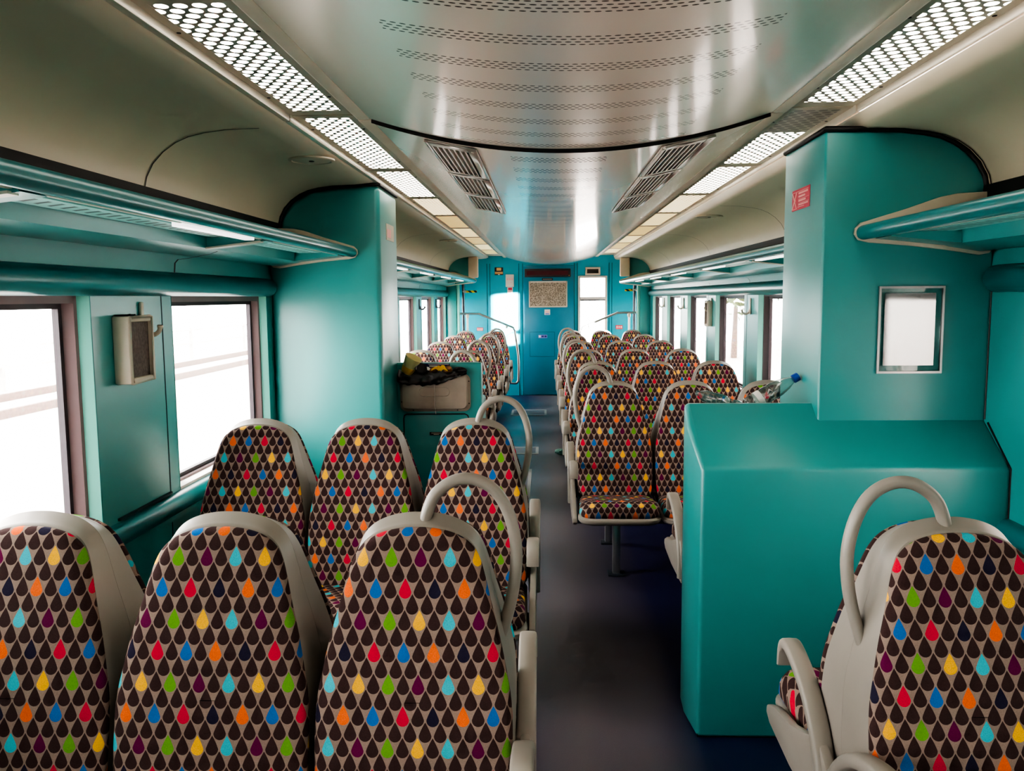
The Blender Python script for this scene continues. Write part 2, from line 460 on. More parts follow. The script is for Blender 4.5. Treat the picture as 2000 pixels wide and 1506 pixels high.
def arm_band(sx):
    path = smooth_path([(sx,-.02,.36),(sx,-.03,.44),(sx,-.06,.515),(sx,-.11,.575),(sx,-.175,.622),(sx,-.25,.652),(sx,-.315,.668),(sx,-.355,.664),(sx,-.378,.635),(sx,-.385,.59)], 5)
    m = MB(); n = 10; rings = []
    for i, p in enumerate(path):
        t = (path[min(i+1, len(path)-1)]-path[max(i-1, 0)]).normalized()
        nn = Vector((1,0,0)).cross(t)
        f = i/(len(path)-1); th = .030-.006*f-.012*max(0,(f-.85)/.15); w = .0255
        ring = []
        for k in range(12):
            a = 2*PI*k/12; c, s_ = math.cos(a), math.sin(a)
            c = math.copysign(abs(c)**.5, c); s_ = math.copysign(abs(s_)**.5, s_)
            ring.append(p+Vector((1,0,0))*(c*w)+nn*(s_*th*.62))
        rings.append([tuple(v) for v in ring])
    return lofted(rings)
def side_plate(sx):
    poly = [(0,.34),(0,.50),(-.07,.545),(-.17,.50),(-.30,.455),(-.46,.425),(-.535,.395),(-.54,.37),(-.50,.35),(-.30,.335)]
    return MB().prism(poly, 'x', sx-.013, sx+.013)
def loop_mesh(s):
    pts = smooth_path([(s*.012,-.012,1.085),(s*.018,-.014,1.125),(s*.04,-.014,1.172),(s*.085,-.012,1.204),(s*.135,-.01,1.206),(s*.183,-.01,1.178),(s*.216,-.01,1.12),(s*.232,-.01,1.04),(s*.228,-.012,.96),(s*.214,-.016,.89),(s*.197,-.02,.835),(s*.18,-.022,.80)], 5)
    return MB().tube(pts, .0185, 12, sx=.8, up=(0,1,0))

def make_seat(kind, side):
    """kind: 'aisle_loop', 'aisle', 'plain'; side: +1 when the aisle lies at local +x"""
    t = thing('train_seat', 'seat', 'seat')
    backrest().build('backrest', 'fabric', t, 60)
    shell_mesh().build('seat_shell', 'shell', t, 50)
    seat_cushion().build('seat_cushion', 'fabric', t, 60)
    seat_pan().build('seat_pan', 'shell', t, 50)
    MB().box(-.234,.234,-.36,-.28,.315,.366).build('support_beam', 'steel_dark', t, bevel=.006)
    if kind == 'plain':
        MB().box(-.022,.022,-.345,-.295,0.0,.32).build('leg', 'steel', t, bevel=.004)
    else:
        a = arm_band(side*.252).build('armrest', 'shell', t, 50)
        side_plate(side*.25).build('side_bracket', 'shell', a, bevel=.006)
        lg = MB(); lg.box(-.022,.022,-.345,-.295,0.0,.32); lg.build('leg', 'steel', t, bevel=.004)
        MB().box(-.05,.05,-.37,-.27,0,.012).build('foot_plate', 'steel_dark', t, bevel=.003)
    if kind == 'aisle_loop':
        loop_mesh(side).build('grab_loop', 'shell', t, 60, label='grey grab loop')
    return t
PROTO = {}
def seat(kind, side, x, y, away, label, group):
    key = (kind, side)
    if key not in PROTO:
        o = make_seat(kind, side); PROTO[key] = o; o['label'] = label
    else:
        o = copy_tree(PROTO[key], label)
    o['group'] = group
    o.location = (x, y, 0); o.rotation_euler = (0, 0, PI if away else 0)
    return o

YR = lambda n: 1.985+1.6*n
S_ = .47
XL, XR, XS = -.305, .4135, -.788
ORD = ['first', 'second', 'third', 'fourth', 'fifth', 'sixth', 'seventh']
place = {0: 'aisle', 1: 'middle', 2: 'window'}
gN = 'drop-print seats near the camera, window-pillar side'
for n in (0, 1):
    row = ['nearest row', 'row before the litter bin'][n]
    for c in (0, 1, 2):
        seat('aisle_loop' if c == 0 else 'plain', 1, XL-c*S_, YR(n), False, f'{place[c]} drop-print seat facing the camera, left-hand {row}' + (', with grab loop' if c == 0 else ''), gN)
        seat('aisle' if c == 0 else 'plain', -1 if c == 0 else 1, XL-c*S_, YR(n), True, f'{place[c]} seat facing away, grey side showing, left-hand {row}', gN)
gP = 'drop-print seats in front of the teal partition'
seat('aisle_loop', -1, .935, 1.95, False, 'near drop-print seat with grey grab loop in front of the teal partition', gP)
seat('aisle', 1, .935, 1.95, True, 'seat facing the teal partition, back to back with the near loop seat', gP)
seat('aisle', 1, .872, 3.725, True, 'seat backing onto the teal partition, only its grey armrest showing', gP)
gR = 'drop-print seats beyond the teal partition'
for n in range(2, 8):
    for c in (0, 1, 2):
        k = n-2
        kd = ('aisle_loop' if n < 7 else 'aisle') if c == 0 else 'plain'
        seat(kd, -1 if c == 0 else 1, XR+c*S_, YR(n), False, f'{place[c]} drop-print seat facing the camera, {ORD[k]} row beyond the teal partition', gR)
        if n < 7 and (c == 0 or n < 5):
            seat('aisle' if c == 0 else 'plain', 1, XR+c*S_, YR(n), True, f'{place[c]} seat facing away at the back of the {ORD[k]} row beyond the teal partition', gR)
gS = 'drop-print seats beyond the litter bin'
for n in range(3, 8):
    for c in (0, 1):
        k = n-3
        if c == 1 and n == 3: continue
        pl = ['aisle', 'window'][c]
        kd = ('aisle_loop' if n < 7 else 'aisle') if c == 0 else 'plain'
        seat(kd, 1, XS-c*S_, YR(n), False, f'{pl} drop-print seat facing the camera, {ORD[k]} row beyond the litter bin', gS)
        if c == 0 and n < 7:
            seat('aisle', -1, XS, YR(n), True, f'aisle seat facing away at the back of the {ORD[k]} row beyond the litter bin', gS)

# ------------------------------------------------------------------ setting: shell of the carriage
Y0, Y1 = -2.6, 14.04
XC, XCC = .04, .09          # wall centre, ceiling centre
HW = 1.61
def struct(o): o['kind'] = 'structure'; return o
struct(box('floor', 'floor', -1.66, 1.74, Y0, Y1+.1, -.06, 0))
# --- ceiling: three long sheets
def zc(x): t = (x-XCC)/.735; return 2.18+.12*t*t
arc = [(XCC-.735+1.47*i/28, zc(XCC-.735+1.47*i/28)) for i in range(29)]
SEAM = 3.17
ce = MB().strip(arc, 'y', Y0, SEAM-.016).strip(arc, 'y', SEAM+.016, Y1).build('ceiling', 'ceil', smooth=60); struct(ce)
gap = MB(); gap.strip([(x, z+.006) for x, z in arc], 'y', SEAM-.05, SEAM+.05)
fl = [(x, z) for x, z in arc]; nf = len(fl)
gap.add([(x, SEAM+.015, z-.010) for x, z in fl]+[(x, SEAM+.015, z+.008) for x, z in fl], [(i, i+1, i+1+nf, i+nf) for i in range(nf-1)])
struct(gap.build('trim_1', 'black', smooth=60))
struct(MB().box(XC-1.75, XC+1.75, Y0, Y1+.1, 2.42, 2.47).build('ceiling.001', 'cream'))
COVE = [(1.04,2.31),(1.06,2.272),(1.12,2.262),(1.25,2.258),(1.33,2.248),(1.39,2.235),(1.44,2.214),(1.49,2.18),(1.53,2.138),(1.556,2.09),(1.568,2.04),(1.575,1.99)]
ZO = {-1: .016, 1: -.018}
for s in (-1, 1):
    cxs = .055
    pr = [((XCC if i < 2 else cxs)+s*u, z+ZO[s]) for i, (u, z) in enumerate(COVE)]
    m = MB().strip(pr, 'y', Y0, Y1); m.build('ceiling', 'cream', smooth=60, kind='structure')
    # seat-bay seams in the cove
    g = MB()
    for yy in (SEAM, 5.78, 8.4, 11.0):
        g.strip([(x-s*.002, z-.003) for x, z in pr[2:]], 'y', yy-.004, yy+.004)
    g.build('trim_3', 'alu_dark', smooth=60, kind='structure')
    # strip bed between arch and cove, and the pale rails along it
    MB().box(*sorted((XCC+s*.735, XCC+s*1.05)), Y0, Y1, 2.325, 2.335).build('ceiling', 'cream', kind='structure')
    a, b = sorted((XCC+s*1.035, XCC+s*1.08))
    MB().box(a, b, Y0, SEAM-.006, 2.296, 2.33).box(a, b, SEAM+.006, Y1, 2.296, 2.33).build('trim_4', 'rail', bevel=.006, kind='structure')
    a, b = sorted((XCC+s*.732, XCC+s*.785))
    MB().box(a, b, Y0, SEAM-.006, 2.296, 2.33).box(a, b, SEAM+.006, Y1, 2.296, 2.33).build('trim_5', 'cream_edge', bevel=.01, kind='structure')
    # black gap between cove and rack
    x0 = XC+.01+s*1.585
    MB().box(*sorted((x0-.03, x0+.03)), Y0, Y1, 1.95+ZO[s], 2.052+ZO[s]).build('trim_6', 'black', kind='structure')

# --- side walls
WIN = {-1: [(-2.05,-.86),(-.2,.99),(1.65,2.84),(3.49,4.68),(5.6,6.95),(7.45,8.55),(9.03,10.2),(10.66,11.81),(12.22,13.2)],
        1: [(-1.7,-.5),(-.05,1.1),(1.95,2.76),(3.95,4.95),(5.43,6.60),(7.08,8.24),(8.73,9.86),(10.39,11.5),(12.02,13.0)]}
ZW0, ZW1 = .83, 1.66
wname = {-1: 'wall_left', 1: 'wall_right'}
wi = 0
YD = 13.38   # vestibule door starts
for s in (-1, 1):
    xi = XC+s*HW; xo = xi+s*.085
    m = MB()
    lowp = [(xi+s*.02,0),(xi+s*.02,.70),(xi,.74),(xi,ZW0),(xo,ZW0),(xo,0)]
    m.prism(lowp, 'y', Y0, YD)
    m.prism([(xi,ZW1),(xi,1.74),(xi+s*.012,1.82),(xi-s*.0,1.9),(xi-s*.03,2.06),(xo,2.06),(xo,ZW1)], 'y', Y0, Y1)
    edges = [Y0]+[v for w in WIN[s] for v in w]+[YD]
    for i in range(0, len(edges), 2):
        a, b = edges[i], edges[i+1]
        ja = 0 if i == 0 else .035; jb = 0 if i+2 >= len(edges) else .035
        poly = [(xi, a+.012),(xi, b-.012),(xi+s*.012, b),(xo, b+jb),(xo, a-ja),(xi+s*.012, a)]
        m.prism(poly, 'z', ZW0-.01, ZW1+.01)
    m.build(wname[s], 'teal', smooth=30, kind='structure')
    # pale jambs on the far side of each opening plus glazing
    for (a, b) in WIN[s]:
        wi += 1
        xg = xi+s*.075
        root = D.objects.new(f'window_{wi}', None); COL.objects.link(root); root['kind'] = 'structure'
        root.location = (xg, (a+b)/2, ZW0); 
        A, B = a-(a+b)/2-.03, b-(a+b)/2+.03; H = ZW1-ZW0
        h_ = (b-a)/2; gx = lambda q_: s*(q_-.075)      # depth from the wall face -> local x
        fr = MB()
        for e in (-1, 1):
            P2 = lambda q_, y_: (gx(q_), e*(h_+y_))
            fr.prism([P2(.034,-.013), P2(.036,-.032), P2(.072,-.056), P2(.086,-.056), P2(.086,-.037)], 'z', 0, H)
        fr.box(*sorted((gx(.036), gx(.086))), -h_+.03, h_-.03, H-.028, H); fr.box(*sorted((gx(.05), gx(.086))), -h_+.03, h_-.03, 0, .022)
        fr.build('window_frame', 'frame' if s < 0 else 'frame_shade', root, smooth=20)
        f2 = MB(); e0, e1 = sorted((gx(.066), gx(.088)))
        f2.box(e0, e1, -h_+.054, -h_+.074, .022, H-.028); f2.box(e0, e1, h_-.074, h_-.054, .022, H-.028); f2.box(e0, e1, -h_+.074, h_-.074, H-.046, H-.028); f2.box(e0, e1, -h_+.074, h_-.074, .022, .04)
        f2.build('glazing_bead', 'frame_dark', root)
        MB().box(-.002, .002, -h_+.07, h_-.07, .035, H-.04).build('window_pane', 'glass', root)
        jb = MB()
        for e in (-1, 1):
            jb.add([(gx(.0), e*(h_+.006), 0), (gx(.0), e*(h_+.006), H), (gx(.012), e*(h_-.002), 0), (gx(.012), e*(h_-.002), H), (gx(.036), e*(h_-.0165), 0), (gx(.036), e*(h_-.0165), H)], [(0,1,3,2),(2,3,5,4)])
        jb.build('window_reveal', 'teal_light', root, smooth=60)
        MB().box(*sorted((-s*.074, -s*.02)), A+.03, B-.03, -.004, .012).build('window_sill', 'white', root, bevel=.003)
    # long tubes: header above the windows and ledge below; one run per bay between the pillars
    runs = {-1: [(Y0, 4.76), (5.35, 13.25)], 1: [(Y0, 3.19), (3.72, 13.25)]}[s]
    for (a, b) in runs:
        hz = 1.707 if s == -1 else 1.695
        h = MB().tube([(xi-s*0.0, a, hz), (xi, b-.03, hz), (xi, b-.012, hz), (xi, b, hz)], [.05,.05,.042,.02], 16); h.build('trim_7', 'teal_dark', kind='structure', smooth=60)
        lz = .785 if s == -1 else .795
        l = MB().tube([(xi+s*.005, a, lz), (xi+s*.005, b-.03, lz), (xi+s*.005, b-.012, lz), (xi+s*.005, b, lz)], [.046,.046,.04,.02], 16); l.build('trim_8', 'teal_dark', kind='structure', smooth=60)
    # seams on the wall panels
    g = MB()
    for (a, b) in WIN[s]:
        if a > 0: g.box(*sorted((xi-s*.0015, xi+s*.01)), a-.105, a-.099, ZW0, ZW1)
        for q_ in (a-.06,): g.box(*sorted((xi+s*.0185, xi+s*.03)), q_-.003, q_+.003, 0, .72)
    g.build('trim_9', 'groove', kind='structure', smooth=0)
struct(box('trim_10', 'groove', -1.5725, -1.56, 2.95, 3.385, .835, .845))

# --- vestibule: side doors with glass, end wall
for s in (-1, 1):
    xi = XC+s*HW
    MB().box(*sorted((xi, xi+s*.085)), YD, 13.42, 0, ZW1+.02).box(*sorted((xi, xi+s*.085)), 14.0, Y1, 0, ZW1+.02).box(*sorted((xi+s*.01, xi+s*.075)), 13.42, 14.0, 0, .25).build(wname[s], 'teal', kind='structure')
    root = D.objects.new('door_1' if s < 0 else 'door_2', None); COL.objects.link(root); root['kind'] = 'structure'; root.location = (xi+s*.05, 13.71, .25)
    MB().box(-.015, .015, -.29, -.24, 0, 1.43).box(-.015, .015, .24, .29, 0, 1.43).box(-.015, .015, -.24, .24, 0, .05).box(-.015, .015, -.24, .24, 1.38, 1.43).build('door_frame', 'frame_dark', root)
    MB().box(-.002, .002, -.24, .24, .05, 1.38).build('door_pane', 'glass', root)
    # pilaster closing the seating bay below the rack end
    MB().box(*sorted((xi-s*.01, xi-s*.17)), 13.26, 13.36, 0, 1.86).build('trim_11', 'teal', bevel=.02, kind='structure')
    MB().box(*sorted((xi-s*.17, xi-s*.215)), 13.28, 13.34, 0, 1.86).build('trim_12', 'teal_light', bevel=.015, kind='structure')
    # rounded ceiling pocket end with pale cheek
    cxs = .055
    pk = [(cxs+s*u, z+ZO[s]) for u, z in COVE[3:]]
    MB().prism([(cxs+s*1.25, 1.93)]+pk+[(cxs+s*1.575, 1.93)], 'y', 13.18, 13.22).build('trim_13', 'teal', kind='structure')
    MB().box(*sorted((cxs+s*1.10, cxs+s*1.25)), 13.1, 13.22, 1.95, 2.26+ZO[s]).build('trim_14', 'cream_edge', bevel=.02, kind='structure')

# end wall, with an opening for the window beside the centre panel
ew = MB()
ew.box(-1.7, .545, Y1, Y1+.06, 0, 2.42); ew.box(1.02, 1.75, Y1, Y1+.06, 0, 2.42); ew.box(.545, 1.02, Y1, Y1+.06, 1.98, 2.42); ew.box(.545, 1.02, Y1, Y1+.06, 0, .86)
ew.build('wall_far', 'blue', smooth=0, kind='structure')
struct(box('wall_rear', 'teal', -1.7, 1.75, Y0-.06, Y0, 0, 2.45))
g = MB()
for xx in (-.969,-.921,-.44,-.376,.479,.53,1.055,1.10):
    g.box(xx-.004, xx+.004, Y1-.003, Y1+.01, .0, 2.2)
g.build('trim_15', 'groove', smooth=0, kind='structure')
dr = D.objects.new('door_3', None); COL.objects.link(dr); dr['kind'] = 'structure'; dr.location = (.05, Y1-.02, 0)
MB().box(-.42, .42, -.012, .019, .012, 2.16).build('door_panel', 'blue_door', dr, bevel=.006)
h = MB()
for z in (.657, 1.063): h.box(-.311, .101, -.0135, -.011, z-.002, z+.002)
for x in (-.311, .101): h.box(x-.002, x+.002, -.0135, -.011, .657, 1.063)
h.build('hatch_outline', 'groove', dr, smooth=0)
wf = D.objects.new('window_30', None); COL.objects.link(wf); wf['kind'] = 'structure'; wf.location = (.783, Y1, .86)
MB().box(-.24,-.205,-.02,.05,0,1.125).box(.205,.24,-.02,.05,0,1.125).box(-.205,.205,-.02,.05,1.09,1.125).box(-.205,.205,-.02,.05,.735,.78).box(-.205,.205,-.02,.05,0,.03).build('window_frame', 'white', wf, bevel=.005)
MB().box(-.205,.205,.012,.016,.03,.735).box(-.205,.205,.012,.016,.78,1.09).build('window_pane', 'glass', wf)
MB().box(-.205,.205,-.012,.02,.715,.737).build('pane_seal', 'steel_dark', wf)

# ------------------------------------------------------------------ things on the end wall
YW = Y1+.002
def plate(name, m, x0, x1, z0, z1, y=YW, t=.012, parent=None, bevel=.0):
    return MB().box(x0, x1, y-t, y, z0, z1).build(name, m, parent, bevel=bevel)
def sign(label, cat, x0, x1, z0, z1, m, bars, name='notice', y=YW, t=.006):
    r = thing(name, label, cat, ((x0+x1)/2, y, z0))
    cx = (x0+x1)/2
    MB().box(x0-cx, x1-cx, -t, 0, 0, z1-z0).build('plate', m, r)
    b = {}
    for (a, c, d, e, mm) in bars:      # fractions of the sign
        b.setdefault(mm, MB()).box(x0-cx+a*(x1-x0), x0-cx+c*(x1-x0), -t-.0015, -t, d*(z1-z0), e*(z1-z0))
    for mm, mb in b.items(): mb.build('print', mm, r, smooth=0)
    return r
YDR = Y1-.0325
led = thing('display_screen', 'wide unlit dark red display under the ceiling on the end door', 'screen', (.038, YDR, 1.971))
MB().box(-.379,.379,-.05,0,0,.135).build('display_housing', 'black', led, bevel=.004)
MB().box(-.345,.345,-.053,-.05,.03,.105).build('display_glass', 'led', led)
MB().box(.345,.36,-.053,-.05,.018,.03).build('indicator_lamp', 'orange_print', led)
sign('small black label strip between dark display and speckled board', 'label', -.055, .123, 1.915, 1.955, 'print_black', [(.08,.92,.42,.58,'cream_edge')], 'label_strip', YDR)
br = thing('notice_board', 'grey speckled board in a white frame on the blue end door', 'board', (.045, YDR, 1.474))
MB().box(-.30,.30,-.012,0,.02,.408).build('board_face', 'cork', br)
f = MB(); f.box(-.318,-.296,-.02,0,0,.428); f.box(.296,.318,-.02,0,0,.428); f.box(-.296,.296,-.02,0,0,.02); f.box(-.296,.296,-.02,0,.406,.428)
f.build('board_frame', 'rail', br, bevel=.003)
sign('small white square sticker below the speckled board', 'sticker', -.016, .077, 1.348, 1.437, 'white', [(.15,.85,.4,.7,'pink_print'),(.15,.85,.1,.3,'lilac')], 'door_sticker', YDR)
sign('small blue strip sticker on the hatch of the end door', 'sticker', -.119, .03, .964, 1.017, 'lilac', [(.05,.25,.2,.8,'white'),(.35,.6,.25,.75,'navy'),(.68,.92,.25,.75,'navy')], 'hatch_sticker', YDR)
sign('black and orange notice high on the bright blue end wall', 'sign', -.84, -.70, 2.012, 2.138, 'print_black', [(.22,.78,.58,.95,'orange_print'),(.03,.97,.3,.42,'orange_print'),(.03,.97,.14,.26,'orange_print'),(.4,.6,.02,.1,'white')], 'wall_notice')
al = thing('alarm_box', 'white box with pale red lettering on the end wall', 'alarm', (-.589, YW, 1.815))
MB().box(-.068,.068,-.05,0,0,.205).build('box_body', 'white', al, bevel=.006)
MB().box(-.05,-.02,-.0515,-.05,.11,.145).box(-.012,.018,-.0515,-.05,.11,.145).box(.026,.05,-.0515,-.05,.11,.145).box(-.05,.05,-.0515,-.05,.155,.16).box(.01,.03,-.0515,-.05,.07,.078).build('lettering', 'pink_print', al, smooth=0)
sign('small white and red card below the white alarm box', 'sign', -.632, -.541, 1.70, 1.812, 'white', [(.15,.85,.55,.92,'red'),(.15,.7,.2,.45,'pink_print')], 'alarm_card')
sign('small red sticker on the end wall beyond the litter bin seats', 'sticker', -1.149, -1.043, 1.088, 1.145, 'red', [(.1,.3,.25,.8,'pink_print'),(.4,.6,.25,.8,'pink_print'),(.7,.92,.25,.8,'pink_print'),(.1,.92,.08,.16,'pink_print')], 'red_sticker')
sign('small red sticker on the end wall beside the bright window', 'sticker', 1.166, 1.279, 1.102, 1.17, 'red', [(.1,.3,.25,.8,'pink_print'),(.4,.6,.25,.8,'pink_print'),(.7,.92,.25,.8,'pink_print')], 'red_sticker')
ex = thing('light_box', 'small white framed box with dark panel above the bright window', 'light box', (.783, YW, 1.996))
f = MB(); f.box(-.122,.122,-.045,0,0,.03); f.box(-.122,.122,-.045,0,.1,.13); f.box(-.122,-.094,-.045,0,.03,.1); f.box(.094,.122,-.045,0,.03,.1)
f.build('box_frame', 'cream_edge', ex, bevel=.003)
MB().box(-.094,.094,-.03,0,.03,.1).box(-.085,.085,-.032,-.03,.055,.061).box(-.085,.085,-.032,-.03,.075,.081).build('dark_panel', 'print_black', ex)

# ------------------------------------------------------------------ luggage racks
RACK = [(1.125,1.904),(1.28,1.938),(1.40,1.965),(1.45,1.97),(1.55,1.972),(1.60,1.96),(1.605,1.845),(1.59,1.815),(1.55,1.806),(1.44,1.824),(1.418,1.83),(1.414,1.878),(1.19,1.874),(1.165,1.862),(1.135,1.853)]
def rack(s, a, b, label, joints, near_plate):
    zo = {-1: .02, 1: -.012}[s]
    r = thing('luggage_rack', label, 'luggage rack', (XC, a, 0))
    L = b-a
    P_ = lambda u, z: (s*u, z+zo)
    MB().prism([P_(u, z) for u, z in RACK], 'y', 0, L).build('tray', 'teal', r, smooth=40)
    MB().tube([(s*1.128, 0, 1.879+zo), (s*1.128, L, 1.879+zo)], .0268, 18).build('front_tube', 'teal_dark', r, 60)
    # slotted panel in the recess under the tray
    sp = MB().box(-.06, .06, 0, L-.03, -.004, 0).build('slotted_panel', 'slots', r); sp.location = (s*1.33, .015, 1.876+zo)
    # added strip and glowing segments behind the tube, imitating window reflections
    MB().box(*sorted((s*1.188, s*1.2)), .02, L-.02, 1.862+zo, 1.872+zo).build('glint_strip', 'rail', r)
    yy = joints[0]-.95
    js = [j for j in joints]
    for j in js:
        if j-.75-a > 0 and j-.15 < b:
            MB().box(*sorted((s*1.182, s*1.222)), j-.85-a, j-.2-a, 1.852+zo, 1.872+zo).build('reflection_segment', 'reflection_glow', r, bevel=.003)
    br = MB(); lip = MB(); seam = MB()
    for j in js:
        y = j-a
        if .1 < y < L-.1:
            MB().prism([P_(1.17,1.856),P_(1.20,1.876),P_(1.414,1.878),P_(1.416,1.83)], 'y', y-.10, y).build('cross_bracket', 'teal', r)
            MB().prism([P_(1.19,1.85),P_(1.415,1.826),P_(1.415,1.832),P_(1.19,1.857)], 'y', y-.115, y-.075).build('bracket_lip', 'rail', r)
            seam = MB(); seam.strip([P_(1.41,1.822),P_(1.44,1.812),P_(1.54,1.794),P_(1.58,1.79),P_(1.594,1.775),P_(1.598,1.735)], 'y', y-.007, y+.007); seam.build('panel_joint', 'black', r, smooth=60)
    br.prism([P_(1.17,1.856),P_(1.20,1.876),P_(1.414,1.878),P_(1.416,1.83)], 'y', L-.16, L-.012)
    br.build('cross_bracket', 'teal', r); 
    # end plate against the pillar, cream edge
    ring = [(u, z) for u, z in RACK]
    cx = sum(u for u, z in ring)/len(ring); cz = sum(z for u, z in ring)/len(ring)
    big = [(1.10,1.895),(1.12,1.915),(1.28,1.963),(1.40,2.004),(1.46,2.016),(1.578,2.022),(1.605,1.99),(1.605,1.83),(1.585,1.80),(1.55,1.794),(1.44,1.812),(1.3,1.83),(1.15,1.843),(1.112,1.853),(1.098,1.874)]
    for yy, on in ((L-.02, True), (0, near_plate)):
        if on: MB().prism([P_(u, z) for u, z in big], 'y', yy, yy+.02).build('end_plate', 'cream_edge', r, bevel=.003)
    return r
rack(-1, Y0+.02, 4.765, 'teal luggage rack above the two near windows, ending at the pale pillar', [.3, 1.9, 3.50], False)
rack(1, Y0+.02, 3.19, 'teal luggage rack ending at the pillar above the acrylic poster holder', [.3, 1.9], False)
rack(-1, 5.36, 13.0, 'long teal luggage rack beyond the pillar with the litter bin', [7.2, 8.8, 10.4, 12.0], True)
rack(1, 3.73, 13.1, 'long teal luggage rack above the windows beyond the teal partition', [5.2, 6.84, 8.49, 10.12, 11.76], True)

# ------------------------------------------------------------------ ceiling lights, vents, roundels
gL = 'perforated light panels along the ceiling'
spans = [(-.65,.62),(.66,1.9),(1.95,3.155),(3.2,4.53),(4.57,5.79),(5.83,7.05),(7.09,8.32),(8.36,9.59),(9.63,10.86),(10.9,12.13),(12.17,13.3)]
for s in (-1, 1):
    side = 'above the litter bin side' if s < 0 else 'above the teal partition side'
    idx = 0
    for i, (a, b) in enumerate(spans):
        if b < 1.9: where = 'overhead'
        idx += 1
        far = a > 7
        if i < 2: lab = f'perforated ceiling light panel overhead, out of view, {ORD[i]} {side}'
        elif i == 2: lab = f'bright perforated light panel before the dark ceiling seam, {side}'
        elif i == 3: lab = 'lit perforated light panel just past the dark ceiling seam, above the litter bin side' if s < 0 else 'half unlit perforated light panel just past the dark ceiling seam'
        elif not far: lab = f'{ORD[i-3]} perforated light panel past the dark ceiling seam, {side}'
        else: lab = f'{ORD[i-6]} yellowish light diffuser towards the end wall, {side}'
        if i == 0: continue
        r = thing('ceiling_light', lab, 'ceiling light', (XCC+s*.92, a, 2.322), 0, gL)
        e0, e1 = sorted((-s*.135, s*.115))
        pl = MB(); pl.box(e0, -.088, 0, b-a, 0, .006); pl.box(.088, e1, 0, b-a, 0, .006); pl.box(-.088,.088,0,.04,0,.006); pl.box(-.088,.088,b-a-.04,b-a,0,.006)
        pl.build('cover_plate', 'cream_edge', r)
        lm = 'light'
        if s > 0 and i == 3: lm = 'light_part'
        if far: lm = 'light_far' if (i+(s > 0)) % 2 == 0 else 'light_warm'
        if i == 5: lm = 'light_warm_dots'
        l = MB().box(-.088,.088,0,b-a-.08,0.001,.005).build('perforated_lens' if not far else 'diffuser', lm, r); l.location = (0,.04,0)
        if not far:
            for yy in (.25, (b-a)-.25):
                for xx in (-.107,.1): MB().lathe([(.006,-.0015),(.006,.002)], 8, Matrix.Translation((xx, yy, 0))).build('screw', 'alu_dark', r)
gV = 'louvred air vents in the ceiling'
def vent(xc, a, b, lab, s):
    slope = math.atan2(zc(xc+.05)-zc(xc-.05), .1)
    r = thing('air_vent', lab, 'air vent', (xc, a, zc(xc)-.006), 0, gV); r.rotation_euler = (0, -slope, 0)
    L = b-a; f = MB()
    f.box(-.102,-.085,0,L,-.004,.006); f.box(.07,.105,0,L,-.004,.006); f.box(-.085,.07,0,.06,-.004,.006); f.box(-.085,.07,L-.045,L,-.004,.006)
    f.build('vent_frame', 'alu', r, bevel=.002)
    MB().box(-.085,.07,.06,L-.045,.012,.016).build('vent_back', 'alu_dark', r)
    sl = MB()
    for k in range(7):
        x = -.076+k*.0225
        mx_ = lambda q_: (x+s*q_[0], q_[1])
        sl.prism([mx_(q_) for q_ in ((.004,-.004),(-.0015,-.004),(-.004,.011),(.0015,.011))], 'y', .06, L-.045)
    sl.build('louvre', 'alu', r)
    for x, y in ((-.093,.03),(.088,.03),(-.093,L-.02),(.088,L-.02)): MB().lathe([(.005,-.0065),(.006,-.004)], 8, Matrix.Translation((x, y, 0))).build('screw', 'rail', r)
for s, xx in ((-1, XCC-.455), (1, XCC+.455)):
    w = 'above the litter bin side' if s < 0 else 'above the teal partition side'
    for k, (a, b) in enumerate(((3.28,4.05),(4.08,4.86),(4.89,5.72))):
        vent(xx, a, b, f'{ORD[k]} louvred metal vent past the dark ceiling seam, {w}', s)
def roundel(x, y, z, lab):
    r = thing('ceiling_roundel', lab, 'speaker', (x, y, z), 0, 'round ceiling roundels')
    MB().lathe([(.105,.004),(.105,-.003),(.098,-.007),(.09,-.007),(.086,-.004),(.02,-.005),(.001,-.005)], 32).build('rim', 'cream_edge', r)
    MB().lathe([(.012,-.004),(.012,-.008),(.001,-.009)], 12).build('sensor', 'alu_dark', r)
roundel(-1.07, 3.9, 2.275, 'round cream ceiling roundel before the pale pillar')
roundel(1.24, 6.5, 2.238, 'round cream ceiling roundel beyond the teal partition')
roundel(-1.07, 9.4, 2.275, 'round cream ceiling roundel far beyond the litter bin')

# ------------------------------------------------------------------ partition with pillar beyond the near loop seat
def pillar_poly(s, xin, base, wallx):
    top = [(u, z) for u, z in COVE if u > .96]
    pts = [(xin, base)]
    zt = interp(sorted([(u, z) for u, z in COVE[2:]]), abs(xin-.055))+ZO[s]-.004
    pts.append((xin, zt))
    for u, z in COVE[2:]:
        if u > abs(xin-.055)+.02: pts.append((.055+s*(u-.004), z+ZO[s]-.006))
    pts += [(wallx, 1.98), (wallx, base)]
    return pts
pc = thing('partition_cabinet', 'big teal moulded partition with sloping top and tall pillar, beside the aisle', 'partition', (1.1, 3.2, 0))
inv = lambda x, y: (x-1.1, y-3.2)
lw = MB()
fl = [(.545,3.005),(1.69,3.005)]
def q4(y, z, x): return (x-1.1, y-3.2, z)
xa0, xb = .548, 1.655
st1 = [(3.005,0),(3.005,1.02),(3.275,1.222),(3.31,1.222),(3.31,0)]
st3 = [(3.185,0),(3.185,1.150),(3.275,1.216),(3.31,1.216),(3.31,0)]
n = 5
V = []
for xx, rw in ((lambda z, y: xb, st1), (lambda z, y: .558+.004*(z > 1), st1), (lambda z, y: .538+.006*(y > 3.2), st3)):
    V += [q4(y, z, xx(z, y)) for y, z in rw]
